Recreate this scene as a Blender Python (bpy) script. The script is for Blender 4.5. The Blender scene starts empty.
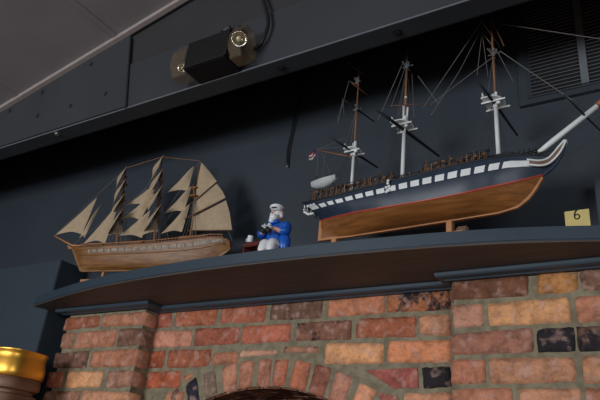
import bpy, bmesh, math, random
from mathutils import Vector, Matrix, noise
random.seed(7)
R = math.radians
# ------------------------------------------------------------ camera, world, light
H = 1.15                                   # height of the camera above the floor
F = 629.395                                # focal length in pixels of a 600 px wide frame
scene = bpy.context.scene
C = scene.collection
pi_, ro_, ya_ = R(25.2645), R(6.01736), R(-34.0508)
fw = Vector((math.sin(ya_)*math.cos(pi_), math.cos(ya_)*math.cos(pi_), math.sin(pi_)))
rt = fw.cross(Vector((0, 0, 1))).normalized()
up = rt.cross(fw)
rt2 = rt*math.cos(ro_) + up*math.sin(ro_)
up2 = -rt*math.sin(ro_) + up*math.cos(ro_)
cd = bpy.data.cameras.new('camera')
cam = bpy.data.objects.new('camera', cd)
C.objects.link(cam)
cd.sensor_width = 36
cd.lens = F/600*36
cd.clip_start = 0.02
mw = Matrix((rt2, up2, -fw)).transposed().to_4x4()
mw.translation = Vector((0, 0, H))
cam.matrix_world = mw
scene.camera = cam

scene.view_settings.view_transform = 'Standard'
scene.view_settings.look = 'None'
scene.view_settings.gamma = 1
scene.view_settings.use_curve_mapping = False
scene.view_settings.exposure = 0.0

world = bpy.data.worlds.new('world')
scene.world = world
world.use_nodes = True
bg = world.node_tree.nodes['Background']
bg.inputs[0].default_value = (0.86, 0.88, 0.92, 1)
bg.inputs[1].default_value = 0.19

def area(name, loc, target, sx, sy, power, col):
    ld = bpy.data.lights.new(name, 'AREA')
    ld.shape = 'RECTANGLE'; ld.size = sx; ld.size_y = sy
    ld.energy = power; ld.color = col
    o = bpy.data.objects.new(name, ld)
    C.objects.link(o)
    o.location = (loc[0], loc[1], loc[2]+H)
    d = Vector(target) - Vector(loc)
    o.rotation_euler = d.to_track_quat('-Z', 'Y').to_euler()
    return o
# daylight from the windows across the room, at eye height
area('window_light', (-2.6, -3.6, 0.22), (-1.0, 1.7, 0.6), 2.6, 1.2, 165, (0.95, 0.97, 1.0))
area('window_light_side', (2.6, -2.8, 0.15), (-0.6, 1.7, 0.6), 1.6, 1.1, 55, (0.96, 0.97, 1.0))

# ------------------------------------------------------------ materials
def mat(name, col, rough=0.6, metal=0.0, var=0.12, scale=30, bump=0.0, bscale=80, spec=0.5, col2=None, stretch=None, trans=0.0, emit=None, alpha=1.0):
    m = bpy.data.materials.new(name)
    m.use_nodes = True
    nt = m.node_tree; N = nt.nodes; L = nt.links
    b = N['Principled BSDF']
    b.inputs['Roughness'].default_value = rough
    b.inputs['Metallic'].default_value = metal
    b.inputs['Specular IOR Level'].default_value = spec
    b.inputs['Transmission Weight'].default_value = trans
    b.inputs['Alpha'].default_value = alpha
    tc = N.new('ShaderNodeTexCoord')
    mp = N.new('ShaderNodeMapping')
    L.new(tc.outputs['Object'], mp.inputs['Vector'])
    if stretch: mp.inputs['Scale'].default_value = stretch
    nz = N.new('ShaderNodeTexNoise'); nz.inputs['Scale'].default_value = scale; nz.inputs['Detail'].default_value = 5
    L.new(mp.outputs['Vector'], nz.inputs['Vector'])
    rp = N.new('ShaderNodeValToRGB')
    c2 = col2 or tuple(min(1, c*(1+var)) for c in col)
    c1 = col if col2 else tuple(c*(1-var) for c in col)
    rp.color_ramp.elements[0].position = 0.35; rp.color_ramp.elements[1].position = 0.65
    rp.color_ramp.elements[0].color = (*c1, 1); rp.color_ramp.elements[1].color = (*c2, 1)
    L.new(nz.outputs['Fac'], rp.inputs['Fac'])
    L.new(rp.outputs['Color'], b.inputs['Base Color'])
    if bump:
        n2 = N.new('ShaderNodeTexNoise'); n2.inputs['Scale'].default_value = bscale; n2.inputs['Detail'].default_value = 6
        L.new(mp.outputs['Vector'], n2.inputs['Vector'])
        bp = N.new('ShaderNodeBump'); bp.inputs['Strength'].default_value = bump; bp.inputs['Distance'].default_value = 0.004
        L.new(n2.outputs['Fac'], bp.inputs['Height']); L.new(bp.outputs['Normal'], b.inputs['Normal'])
    if emit:
        b.inputs['Emission Color'].default_value = (*emit[0], 1); b.inputs['Emission Strength'].default_value = emit[1]
    return m

def s2l(r, g, b):
    f = lambda c: (c/255/12.92 if c/255 <= 0.04045 else ((c/255+0.055)/1.055)**2.4)
    return (f(r), f(g), f(b))

M = {}
M['blue'] = mat('slate_blue_paint', s2l(51, 63, 73), 0.55, var=0.06, scale=6, bump=0.08, bscale=60)
M['wallblue'] = mat('slate_blue_wall_paint', s2l(47, 56, 65), 0.6, var=0.08, scale=4, bump=0.1, bscale=50)
M['shelf'] = mat('satin_slate_blue_paint', s2l(54, 68, 80), 0.42, var=0.05, scale=8, bump=0.05, bscale=40)
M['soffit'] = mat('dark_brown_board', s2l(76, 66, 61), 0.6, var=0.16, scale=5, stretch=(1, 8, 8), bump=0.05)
M['beam'] = mat('dark_grey_steel_paint', s2l(54, 58, 63), 0.5, var=0.1, scale=3, bump=0.1, bscale=40)
M['beamup'] = mat('brownish_grey_steel_paint', s2l(50, 49, 51), 0.6, var=0.12, scale=3, bump=0.1, bscale=40)
M['ceil'] = mat('grey_ceiling_board', s2l(132, 127, 129), 0.8, var=0.05, scale=5, bump=0.1, bscale=60)
M['ceiltrim'] = mat('pale_grey_ceiling_trim', s2l(162, 152, 148), 0.6, var=0.05)
M['floor'] = mat('brown_floor_boards', s2l(120, 85, 60), 0.5, var=0.2, scale=3, stretch=(1, 9, 1))
M['vent'] = mat('vent_slat_grey', s2l(104, 110, 116), 0.45, var=0.06)
M['dark'] = mat('black_void', (0.01, 0.01, 0.012), 0.9)
M['black'] = mat('matt_black_paint', (0.012, 0.013, 0.016), 0.5, var=0.2)
M['wire'] = mat('black_rubber', (0.01, 0.01, 0.012), 0.45)
M['bolt'] = mat('dark_bolt_steel', s2l(50, 52, 56), 0.4, metal=0.6)
M['steel'] = mat('bright_steel', s2l(170, 168, 160), 0.35, metal=0.8)
M['lampbox'] = mat('black_lamp_housing', (0.006, 0.0055, 0.0065), 0.6, spec=0.3, var=0.2)
M['pod'] = mat('smoky_amber_plastic', s2l(120, 104, 78), 0.18, var=0.1, alpha=0.36)
M['chrome'] = mat('chrome_reflector', s2l(225, 220, 210), 0.12, metal=1.0)
M['bulb'] = mat('frosted_bulb', s2l(240, 225, 190), 0.25, var=0.02)
M['hullblack'] = mat('blue_black_hull_paint', s2l(40, 53, 69), 0.40, var=0.15, scale=40)
M['copper'] = mat('copper_brown_hull_wood', s2l(118, 75, 38), 0.38, scale=9, stretch=(1, 6, 14), col2=s2l(148, 96, 50), bump=0.15)
M['tanwood'] = mat('pale_keel_wood', s2l(180, 125, 82), 0.45, scale=20, var=0.12)
M['redline'] = mat('red_line_paint', s2l(165, 58, 42), 0.4)
M['white'] = mat('model_white_paint', s2l(225, 230, 230), 0.4, var=0.04)
M['scroll'] = mat('scroll_brown', s2l(120, 95, 75), 0.5)
M['topmast'] = mat('orange_brown_spar_wood', s2l(140, 92, 56), 0.45, var=0.15)
M['brownspar'] = mat('dark_brown_spar_wood', s2l(105, 72, 52), 0.5, var=0.15)
M['rope'] = mat('grey_brown_rigging', s2l(108, 103, 100), 0.8, var=0.1)
M['darkrope'] = mat('dark_tarred_rigging', s2l(48, 46, 48), 0.8, var=0.1)
M['bronze'] = mat('bronze_gun', s2l(128, 92, 62), 0.4, metal=0.3)
M['goldhull'] = mat('honey_hull_wood', s2l(104, 68, 32), 0.42, scale=12, stretch=(1, 6, 16), col2=s2l(142, 98, 52), bump=0.15)
M['hullband'] = mat('bleached_plank_band', s2l(120, 104, 88), 0.6, scale=90, col2=s2l(168, 158, 146))
M['sail'] = mat('aged_linen_sail', s2l(172, 153, 126), 0.85, scale=60, var=0.07, bump=0.15, bscale=200)
M['darkwood'] = mat('dark_cabin_wood', s2l(112, 74, 44), 0.5, var=0.2)
M['blueCoat'] = mat('bright_blue_glaze', s2l(30, 92, 190), 0.3, var=0.15, scale=60)
M['whiteGlaze'] = mat('white_glaze', s2l(225, 228, 232), 0.35, var=0.04)
M['skin'] = mat('painted_skin', s2l(222, 170, 145), 0.45, var=0.05)
M['maroon'] = mat('maroon_glaze', s2l(92, 32, 30), 0.35, var=0.2)
M['plaque'] = mat('pale_brass_card', s2l(205, 188, 120), 0.4, var=0.05)
M['ink'] = mat('black_ink', (0.015, 0.015, 0.015), 0.6)
M['gold'] = mat('polished_gold_metal', s2l(238, 182, 78), 0.38, metal=0.9, var=0.1, scale=3, stretch=(1, 1, 8), bump=0.05, bscale=3)
M['basketwood'] = mat('brown_turned_wood', s2l(120, 86, 66), 0.5, scale=8, var=0.3, stretch=(1, 1, 9))
M['flagred'] = mat('flag_red', s2l(190, 55, 60), 0.7)
M['flagblue'] = mat('flag_blue', s2l(45, 60, 120), 0.7)
M['mortar'] = mat('grey_green_mortar', s2l(118, 110, 90), 0.95, scale=40, col2=s2l(146, 137, 114), bump=0.9, bscale=120)

def brick_mat():
    m = bpy.data.materials.new('old_brick')
    m.use_nodes = True
    nt = m.node_tree; N = nt.nodes; L = nt.links
    b = N['Principled BSDF']; b.inputs['Roughness'].default_value = 0.85
    b.inputs['Specular IOR Level'].default_value = 0.25
    at = N.new('ShaderNodeVertexColor'); at.layer_name = 'Col'
    tc = N.new('ShaderNodeTexCoord')
    n1 = N.new('ShaderNodeTexNoise'); n1.inputs['Scale'].default_value = 22; n1.inputs['Detail'].default_value = 7; n1.inputs['Roughness'].default_value = 0.65
    n2 = N.new('ShaderNodeTexNoise'); n2.inputs['Scale'].default_value = 15; n2.inputs['Detail'].default_value = 6; n2.inputs['Roughness'].default_value = 0.7
    n3 = N.new('ShaderNodeTexNoise'); n3.inputs['Scale'].default_value = 34; n3.inputs['Detail'].default_value = 5
    mp = N.new('ShaderNodeMapping'); mp.inputs['Location'].default_value = (3.1, 7.7, 1.3)
    L.new(tc.outputs['Object'], n1.inputs['Vector']); L.new(tc.outputs['Object'], mp.inputs['Vector'])
    L.new(mp.outputs['Vector'], n2.inputs['Vector'])
    mp3 = N.new('ShaderNodeMapping'); mp3.inputs['Location'].default_value = (9.1, 2.7, 5.3)
    L.new(tc.outputs['Object'], mp3.inputs['Vector']); L.new(mp3.outputs['Vector'], n3.inputs['Vector'])
    # value variation inside a brick
    mr = N.new('ShaderNodeMapRange'); mr.inputs['From Min'].default_value = 0.3; mr.inputs['From Max'].default_value = 0.7
    mr.inputs['To Min'].default_value = 0.55; mr.inputs['To Max'].default_value = 1.42
    L.new(n1.outputs['Fac'], mr.inputs['Value'])
    mul = N.new('ShaderNodeVectorMath'); mul.operation = 'SCALE'
    L.new(at.outputs['Color'], mul.inputs[0]); L.new(mr.outputs['Result'], mul.inputs['Scale'])
    # soot patches, as strong as the brick's alpha says
    th = N.new('ShaderNodeMath'); th.operation = 'ADD'
    L.new(n2.outputs['Fac'], th.inputs[0]); L.new(at.outputs['Alpha'], th.inputs[1])
    mr2 = N.new('ShaderNodeMapRange'); mr2.inputs['From Min'].default_value = 0.93; mr2.inputs['From Max'].default_value = 1.03
    L.new(th.outputs['Value'], mr2.inputs['Value'])
    mx = N.new('ShaderNodeMix'); mx.data_type = 'RGBA'
    mx.inputs[7].default_value = (*s2l(46, 42, 46), 1)
    L.new(mr2.outputs['Result'], mx.inputs[0]); L.new(mul.outputs[0], mx.inputs[6])
    # pale lime smears
    mr3 = N.new('ShaderNodeMapRange'); mr3.inputs['From Min'].default_value = 0.52; mr3.inputs['From Max'].default_value = 0.78
    mr3.inputs['To Max'].default_value = 0.8
    L.new(n3.outputs['Fac'], mr3.inputs['Value'])
    mx2 = N.new('ShaderNodeMix'); mx2.data_type = 'RGBA'
    mx2.inputs[7].default_value = (*s2l(205, 170, 158), 1)
    L.new(mr3.outputs['Result'], mx2.inputs[0]); L.new(mx.outputs[2], mx2.inputs[6])
    n4 = N.new('ShaderNodeTexNoise'); n4.inputs['Scale'].default_value = 85; n4.inputs['Detail'].default_value = 4
    L.new(tc.outputs['Object'], n4.inputs['Vector'])
    mr4 = N.new('ShaderNodeMapRange'); mr4.inputs['From Min'].default_value = 0.36; mr4.inputs['From Max'].default_value = 0.47
    mr4.inputs['To Min'].default_value = 0.80
    L.new(n4.outputs['Fac'], mr4.inputs['Value'])
    pit = N.new('ShaderNodeVectorMath'); pit.operation = 'SCALE'
    L.new(mx2.outputs[2], pit.inputs[0]); L.new(mr4.outputs['Result'], pit.inputs['Scale'])
    L.new(pit.outputs[0], b.inputs['Base Color'])
    bp = N.new('ShaderNodeBump'); bp.inputs['Strength'].default_value = 1.0; bp.inputs['Distance'].default_value = 0.009
    L.new(n1.outputs['Fac'], bp.inputs['Height']); L.new(bp.outputs['Normal'], b.inputs['Normal'])
    return m
M['brick'] = brick_mat()

# ------------------------------------------------------------ builders; points are given from the eye point, z up, and raised by H when linked
def link(name, bm, mats, parent=None, smooth=False, auto=None):
    off = Vector((0, 0, H))
    if parent is not None:
        p = parent; loc = Vector((0, 0, 0))
        while p is not None:
            loc += p.location; p = p.parent
        o0 = loc
    else:
        o0 = Vector((0, 0, 0))
    bm.normal_update()
    if parent is None:
        # origin at the middle of the base
        xs = [v.co.x for v in bm.verts]; ys = [v.co.y for v in bm.verts]; zs = [v.co.z for v in bm.verts]
        o0 = Vector(((min(xs)+max(xs))/2, (min(ys)+max(ys))/2, min(zs)+H))
    for v in bm.verts: v.co += off - o0
    me = bpy.data.meshes.new(name)
    bm.to_mesh(me); bm.free()
    for m in (mats if isinstance(mats, (list, tuple)) else [mats]):
        me.materials.append(m)
    if smooth:
        for p in me.polygons: p.use_smooth = True
        if auto: me.set_sharp_from_angle(angle=R(auto))
    o = bpy.data.objects.new(name, me)
    C.objects.link(o)
    if parent is None: o.location = o0
    else: o.parent = parent
    return o

def thing(name, loc, label, cat, group=None):
    o = bpy.data.objects.new(name, None); C.objects.link(o)
    o.empty_display_size = 0.05
    o.location = (loc[0], loc[1], loc[2]+H)
    o['label'] = label; o['category'] = cat
    if group: o['group'] = group
    return o
def tag(o, label, cat, group=None):
    o['label'] = label; o['category'] = cat
    if group: o['group'] = group
    return o
def struct(name, bm, m, **k):
    o = link(name, bm, m, **k); o['kind'] = 'structure'; return o

def box(bm, x0, x1, y0, y1, z0, z1, bev=0.0, mi=0, mtx=None):
    t = bmesh.new()
    bmesh.ops.create_cube(t, size=1)
    for v in t.verts:
        v.co = Vector(((x0+x1)/2+v.co.x*(x1-x0), (y0+y1)/2+v.co.y*(y1-y0), (z0+z1)/2+v.co.z*(z1-z0)))
    if bev:
        bmesh.ops.bevel(t, geom=t.edges[:], offset=bev, segments=2, affect='EDGES')
    merge(bm, t, mtx, mi)
def merge(bm, t, mtx=None, mi=0):
    vs = {}
    for v in t.verts: vs[v] = bm.verts.new(mtx @ v.co if mtx else v.co)
    for f in t.faces:
        try:
            n = bm.faces.new([vs[v] for v in f.verts]); n.material_index = mi if mi else f.material_index; n.smooth = f.smooth
        except ValueError: pass
    t.free()
def tube(bm, pts, rad, n=8, mi=0, cap=True):
    pts = [Vector(p) for p in pts]
    if not isinstance(rad, (list, tuple)): rad = [rad]*len(pts)
    rings = []
    prev = None
    for i, p in enumerate(pts):
        d = (pts[min(i+1, len(pts)-1)] - pts[max(i-1, 0)]).normalized()
        if prev is None:
            a = Vector((0, 0, 1)) if abs(d.z) < 0.9 else Vector((1, 0, 0))
            x = d.cross(a).normalized()
        else:
            x = (prev - d*prev.dot(d)).normalized()
        prev = x
        y = d.cross(x)
        rings.append([bm.verts.new(p + (x*math.cos(k*2*math.pi/n) + y*math.sin(k*2*math.pi/n))*rad[i]) for k in range(n)])
    for a, b in zip(rings, rings[1:]):
        for k in range(n):
            f = bm.faces.new((a[k], a[(k+1) % n], b[(k+1) % n], b[k])); f.material_index = mi
    if cap:
        f = bm.faces.new(rings[0][::-1]); f.material_index = mi
        f = bm.faces.new(rings[-1]); f.material_index = mi
def prism(bm, poly, y0, y1, mi=0, mapf=None):
    """poly in (x, z), extruded along y"""
    mapf = mapf or (lambda x, y, z: (x, y, z))
    a = [bm.verts.new(mapf(x, y0, z)) for x, z in poly]
    b = [bm.verts.new(mapf(x, y1, z)) for x, z in poly]
    n = len(poly)
    for q in (a, b[::-1]):
        f = bm.faces.new(q); f.material_index = mi
    for k in range(n):
        f = bm.faces.new((a[k], b[k], b[(k+1) % n], a[(k+1) % n])); f.material_index = mi
    bmesh.ops.recalc_face_normals(bm, faces=bm.faces[:])
def lathe(bm, prof, cx, cy, n=48, mi=0):
    rings = [[bm.verts.new((cx+r*math.cos(2*math.pi*k/n), cy+r*math.sin(2*math.pi*k/n), z)) for k in range(n)] for r, z in prof]
    for a, b in zip(rings, rings[1:]):
        for k in range(n):
            f = bm.faces.new((a[k], a[(k+1) % n], b[(k+1) % n], b[k])); f.material_index = mi
def ball(bm, c, r, sc=(1, 1, 1), mi=0, sub=2, mtx=None):
    t = bmesh.new()
    bmesh.ops.create_icosphere(t, subdivisions=sub, radius=r)
    for v in t.verts:
        q = Vector((v.co.x*sc[0], v.co.y*sc[1], v.co.z*sc[2]))
        if mtx: q = mtx @ q
        v.co = Vector(c) + q
    for f in t.faces: f.smooth = True
    merge(bm, t, None, mi)
NB = bmesh.new

def ray(px, py):
    return rt2*((px-300)/F) + up2*((200-py)/F) + fw
def atY(px, py, Y):
    d = ray(px, py); return d*(Y/d.y)

# ------------------------------------------------------------ the room
bm = NB(); box(bm, -3.35, 3.6, -5, 2.6, -H-0.06, -H); struct('floor', bm, M['floor'])
# wall above and beside the fireplace opening
bm = NB()
box(bm, -3.35, 3.6, 1.75, 1.85, 0.606, 2.6)
box(bm, -3.35, -2.20, 1.75, 1.85, -H, 0.606)
box(bm, 0.101, 3.6, 1.75, 1.85, -H, 0.606)
struct('wall_back', bm, M['wallblue'])
bm = NB(); box(bm, -3.356, -3.35, -5, 2.6, -H, 2.6); struct('wall_left', bm, M['wallblue'])
# sloping ceiling: rises to the right, stops over the beam
zc = lambda x: 1.485+0.215*(x+2.605)
bm = NB()
ys = [-5, 1.296]
prism(bm, [(-3.35, zc(-3.35)), (3.6, zc(3.6)), (3.6, zc(3.6)+0.08), (-3.35, zc(-3.35)+0.08)], -5, 1.304)
struct('ceiling', bm, M['ceil'])
bm = NB(); box(bm, -3.35, 3.6, 1.37, 1.85, 2.6, 2.66); struct('light_block_top', bm, M['beamup'])  # unseen lid, added to keep sky light out of the gap behind the beam
bm = NB(); box(bm, -3.35, 3.6, 1.367, 1.38, 1.27, 2.6); struct('light_block_panel', bm, M['beamup'])  # unseen panel behind the beam, added to stop light leaking over it
bm = NB(); box(bm, 3.6, 3.66, -5, 1.85, -H, 2.7); struct('wall_right', bm, M['wallblue'])
# ceiling cover strips, running away from the camera
k = 0
for x in (-3.05, -2.46, -1.86, -1.26, -0.66):
    bm = NB()
    prism(bm, [(x-0.012, zc(x-0.012)+0.002), (x-0.012, zc(x-0.012)-0.004), (x+0.012, zc(x+0.012)-0.004), (x+0.012, zc(x+0.012)+0.002)], -3, 1.27)
    k += 1; struct('trim_%d' % k, bm, M['ceil'])
bm = NB()
prism(bm, [(-3.35, zc(-3.35)+0.005), (-3.35, zc(-3.35)-0.018), (3.59, zc(3.59)-0.018), (3.59, zc(3.59)+0.005)], 1.272, 1.292)
k += 1; struct('trim_%d' % k, bm, M['ceiltrim'])

# low wall beside the chimney breast
bm = NB(); box(bm, -3.35, -2.28, 1.60, 1.76, -H, 0.828, bev=0.003); struct('wall_left_ledge', bm, M['blue'])
# raised panel round the vent, and the boxed column at the right edge
bm = NB()
box(bm, -0.374, 1.6, 1.738, 1.752, 1.187, 2.6)
box(bm, -0.374, 1.6, 1.734, 1.752, 1.184, 1.188)
struct('trim_7', bm, M['wallblue'])
bm = NB(); box(bm, -0.181, 1.6, 1.68, 1.76, 0.60, 0.862, bev=0.003); struct('wall_right_ledge', bm, M['blue'])

# ------------------------------------------------------------ the beam
beam = thing('ceiling_beam', (-1.2, 1.33, 1.26), 'long dark grey boxed steel beam crossing above the mantel shelf', 'beam')
bm = NB()
prism(bm, [(-3.34, 1.262), (3.59, 1.262), (3.59, 1.50), (-2.60, 1.483), (-3.34, zc(-3.34)-.002)], 1.30, 1.366)
link('web', bm, M['beam'], beam)
bm = NB()
# upper fascia behind the web, up to the ceiling
prism(bm, [(-1.765, 1.495), (3.59, 1.495), (3.59, zc(3.59)-.003), (-1.80, zc(-1.80)-0.003)], 1.308, 1.366)
link('upper_fascia', bm, M['beamup'], beam)
bm = NB()
prism(bm, [(-3.34, 1.270), (-1.712, 1.270), (-1.794, zc(-1.79)-0.019), (-3.34, zc(-3.34)-0.018)], 1.2925, 1.3005)
link('splice_plate', bm, M['beam'], beam)
bm = NB(); prism(bm, [(-1.713, 1.263), (-1.704, 1.263), (-1.786, 1.625), (-1.795, 1.625)], 1.2935, 1.3005); link('splice_seam', bm, M['dark'], beam)
for z0 in (1,):
    bm = NB(); box(bm, -3.34, 3.59, 1.297, 1.301, 1.262, 1.267); link('lower_lip', bm, M['vent'], beam)
for x, z in ((-2.294, 1.500), (-2.273, 1.372), (-2.057, 1.365), (-1.849, 1.366), (-2.507, 1.46), (-2.0, 1.56)):
    bm = NB()
    tube(bm, [(x, 1.293, z), (x, 1.286, z)], 0.0078, n=6)
    tube(bm, [(x, 1.2925, z), (x, 1.290, z)], 0.0105, n=14)
    link('bolt', bm, M['beamup'], beam)
for x, y in ((-2.13, 1.315), (-1.03, 1.335), (-0.62, 1.335)):
    bm = NB(); tube(bm, [(x, y, 1.262), (x, y, 1.255)], 0.009, n=6); tube(bm, [(x, y, 1.262), (x, y, 1.260)], 0.014, n=14)
    link('bolt', bm, M['steel'] if x < -2 else M['bolt'], beam)

# ------------------------------------------------------------ fireplace
YM, YP = 1.70, 1.63
fire = thing('fireplace', (-1.2, 1.72, -H), 'red brick fireplace with stepped piers and a soldier-brick arch below the shelf', 'fireplace')
def brick(bm, x0, x1, z0, z1, yf, dep, col, soot=0.0, rot=0.0, cut=None):
    """one worn brick; front face at yf"""
    w, h = (x1-x0), (z1-z0)
    nx = max(3, int(w/0.012)); nz = max(3, int(h/0.012))
    seed = Vector((random.random()*50, random.random()*50, 0))
    jit = [random.uniform(-0.0022, 0.0022) for _ in range(6)]
    cx, cz = (x0+x1)/2, (z0+z1)/2
    lay = bm.loops.layers.color.get('Col') or bm.loops.layers.color.new('Col')
    rr = min(0.005, w*0.2, h*0.2)
    tone = random.uniform(0.96, 1.08)
    if col[0] > 60:
        g0 = (col[0]*.35+col[1]*.45+col[2]*.2); col = [c_*.74+g0*.26*t_*1.12 for c_, t_ in zip(col, (1.06, 1.0, .90))]; col = [min(238, c_*k_) for c_, k_ in zip(col, (1.12, 1.10, .98))]
    rgba = (*[min(1, (c/255)*tone) for c in col], soot)
    def pos(i, j, layer):
        u = i/nx*2-1; v = j/nz*2-1
        x = u*w/2; z = v*h/2
        # rounded corners
        ax, az = w/2-rr, h/2-rr
        if abs(x) > ax and abs(z) > az:
            dx, dz = abs(x)-ax, abs(z)-az
            m = max(dx, dz); l = math.hypot(dx, dz)
            x = math.copysign(ax+dx*m/l, x); z = math.copysign(az+dz*m/l, z)
        ed = 0.0030
        q = Vector((cx+x, 0, cz+z))*60
        x += noise.noise(q+seed)*ed*(abs(u)**3); z += noise.noise(q+seed+Vector((9, 9, 9)))*ed*(abs(v)**3)
        z += jit[0]*u + jit[1]*v*u; x += jit[2]*v
        edge = 1-min(1, min((1-abs(u))*w/2, (1-abs(v))*h/2)/0.006)
        y = yf + edge*0.0035 + noise.noise(q*0.6+seed)*0.0022 + jit[3]*u*0.7
        if layer: y = yf+dep
        c, s = math.cos(rot), math.sin(rot)
        X, Z = x*c+z*s, -x*s+z*c
        return Vector((cx+X, y, cz+Z))
    g = [[bm.verts.new(pos(i, j, 0)) for j in range(nz+1)] for i in range(nx+1)]
    fs = []
    for i in range(nx):
        for j in range(nz):
            fs.append(bm.faces.new((g[i][j], g[i+1][j], g[i+1][j+1], g[i][j+1])))
    rim = [(i, 0) for i in range(nx)] + [(nx, j) for j in range(nz)] + [(i, nz) for i in range(nx, 0, -1)] + [(0, j) for j in range(nz, 0, -1)]
    back = [bm.verts.new(pos(i, j, 1)) for i, j in rim]
    n = len(rim)
    for a in range(n):
        b = (a+1) % n
        fs.append(bm.faces.new((g[rim[a][0]][rim[a][1]], back[a], back[b], g[rim[b][0]][rim[b][1]])))
    for f in fs:
        f.smooth = True
        for l in f.loops: l[lay] = rgba
def X_at(px, py, Y): return atY(px, py, Y).x

PINK = (168, 104, 90); RED = (158, 82, 64); ORG = (202, 138, 104); MAU = (116, 80, 76); LPK = (186, 124, 106); DRD = (142, 68, 50); DUL = (142, 94, 84); BRN = (112, 68, 56); OBR = (162, 104, 64); BLK = (44, 43, 48)
def rows(bm, Y, mls, top, table, gap=0.0052):
    """mls: mortar line heights /Y ; table: rows of (x pixel from, to, colour, soot)"""
    zs = [top] + mls
    for r, row in enumerate(table):
        z1 = zs[r]*Y - gap; z0 = zs[r+1]*Y + gap
        for x0, x1, col, soot in row:
            yield r, x0, x1, z0, z1, col, soot
def generic(bm, Y, x0, x1, ztop, zbot, pitch, yf, dep, skip=None):
    z = ztop; r = 0
    while z-pitch > zbot-0.02:
        x = x0 - (0 if r % 2 else 0.1)
        while x < x1-0.03:
            a, b = max(x, x0), min(x+0.205, x1)
            if b-a > 0.03 and not (skip and (skip(a, z-pitch) or skip(b, z-pitch) or skip((a+b)/2, z))):
                brick(bm, a, b, z-pitch+0.011, z, yf, dep, random.choice([PINK, RED, LPK, DUL, MAU, ORG, DRD]), random.choice([0, 0, 0.2, 0.3]))
            x = b+0.011
        z -= pitch; r += 1

# --- left pier
pier = [
 [(65, 99, RED, .12), (102, 139.5, PINK, .1)],
 [(61, 73.5, DUL, .15), (75, 115, PINK, .05), (117, 140.5, MAU, .36)],
 [(53, 87, (112, 76, 74), .40), (90, 137.5, PINK, .1)],
 [(46.5, 62, RED, .1), (65, 101, ORG, 0), (106, 135, DUL, .2)],
 [(41.5, 79, DUL, .3), (81, 125, LPK, 0)],
]
ymid = [319, 339, 359.5, 379, 398]
zt = [0.3560, 0.3185, 0.2705, 0.2235, 0.1785, 0.131]
bm = NB()
XL0, XL1 = -2.176, -1.737
for r, row in enumerate(pier):
    z1 = zt[r]*YP-0.0065; z0 = zt[r+1]*YP+0.0065
    for i, (a, b, c, s) in enumerate(row):
        xa, xb = X_at(a, ymid[r], YP), X_at(b, ymid[r], YP)
        if i == len(row)-1: xb = XL1+random.uniform(-0.004, 0.004)
        brick(bm, xa, xb, z0, z1, YP, 0.06, c, s)
        if i == len(row)-1:      # the brick's end, seen on the return of the pier
            pass
generic(bm, YP, XL0, XL1, zt[-1]*YP-0.006, -H, 0.076, YP, 0.06)
lp = link('brick_pier', bm, M['brick'], fire)
def mortar(name, x0, x1, y0, y1, z0, z1):
    bm = NB(); 
    t = bmesh.new(); bmesh.ops.create_cube(t, size=1)
    for v in t.verts: v.co = Vector(((x0+x1)/2+v.co.x*(x1-x0), (y0+y1)/2+v.co.y*(y1-y0), (z0+z1)/2+v.co.z*(z1-z0)))
    bmesh.ops.subdivide_edges(t, edges=t.edges[:], cuts=24, use_grid_fill=True)
    for v in t.verts:
        v.co += Vector((noise.noise(v.co*40)*0.002, noise.noise(v.co*30+Vector((5, 5, 5)))*0.0015, 0))
    merge(bm, t)
    return link(name, bm, M['mortar'], lp if x0 < -1.9 else None or fire, smooth=True, auto=40)
mortar('mortar', XL0+0.006, XL1-0.006, YP+0.0045, 1.76, -H, 0.583)
# --- right pier
XR0 = -0.5665
rp_rows = [
 [(451.4, 528, BRN, .12), (537, 579, OBR, .26), (580.5, 612, MAU, .2)],
 [(451.4, 483, (166, 112, 106), .22), (487.5, 570, ORG, 0), (576.5, 622, PINK, .25)],
 [(451.4, 533, (150, 94, 88), .1), (537, 575, BLK, .6), (577, 625, MAU, .52)],
 [(451.4, 485, (166, 98, 86), .1), (489, 575.5, LPK, .05), (583, 640, LPK, .1)],
 [(451.4, 512, PINK, .1), (519, 580, LPK, 0), (586, 650, PINK, .1)],
]
ym = [288, 314, 341, 371, 398]
zt = [0.3575, 0.3215, 0.2750, 0.2305, 0.1850, 0.1390]
bm = NB()
for r, row in enumerate(rp_rows):
    z1 = zt[r]*YP-0.0065; z0 = zt[r+1]*YP+0.0065
    if r == 0: z1 = 0.586
    for i, (a, b, c, s) in enumerate(row):
        xa, xb = X_at(a, ym[r], YP), X_at(b, ym[r], YP)
        if i == 0: xa = XR0+random.uniform(-0.003, 0.003)
        brick(bm, xa, xb, z0, z1, YP, 0.06, c, s)
generic(bm, YP, XR0, 0.1, zt[-1]*YP-0.006, -H, 0.075, YP, 0.06)
x = 0.06
for r in range(5):
    z1 = zt[r]*YP-0.0065; z0 = zt[r+1]*YP+0.0065
    xe = X_at(rp_rows[r][-1][1], ym[r], YP)+0.011
    while xe < 0.08:
        brick(bm, xe, min(0.1, xe+0.2), z0, z1, YP, 0.06, random.choice([PINK, RED, LPK]), 0.1); xe += 0.211
rpo = link('brick_pier', bm, M['brick'], fire)
bm = NB(); 
t_ = mortar('mortar', XR0+0.006, 0.094, YP+0.0045, 1.76, -H, 0.583)
t_.parent = rpo; 
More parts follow.
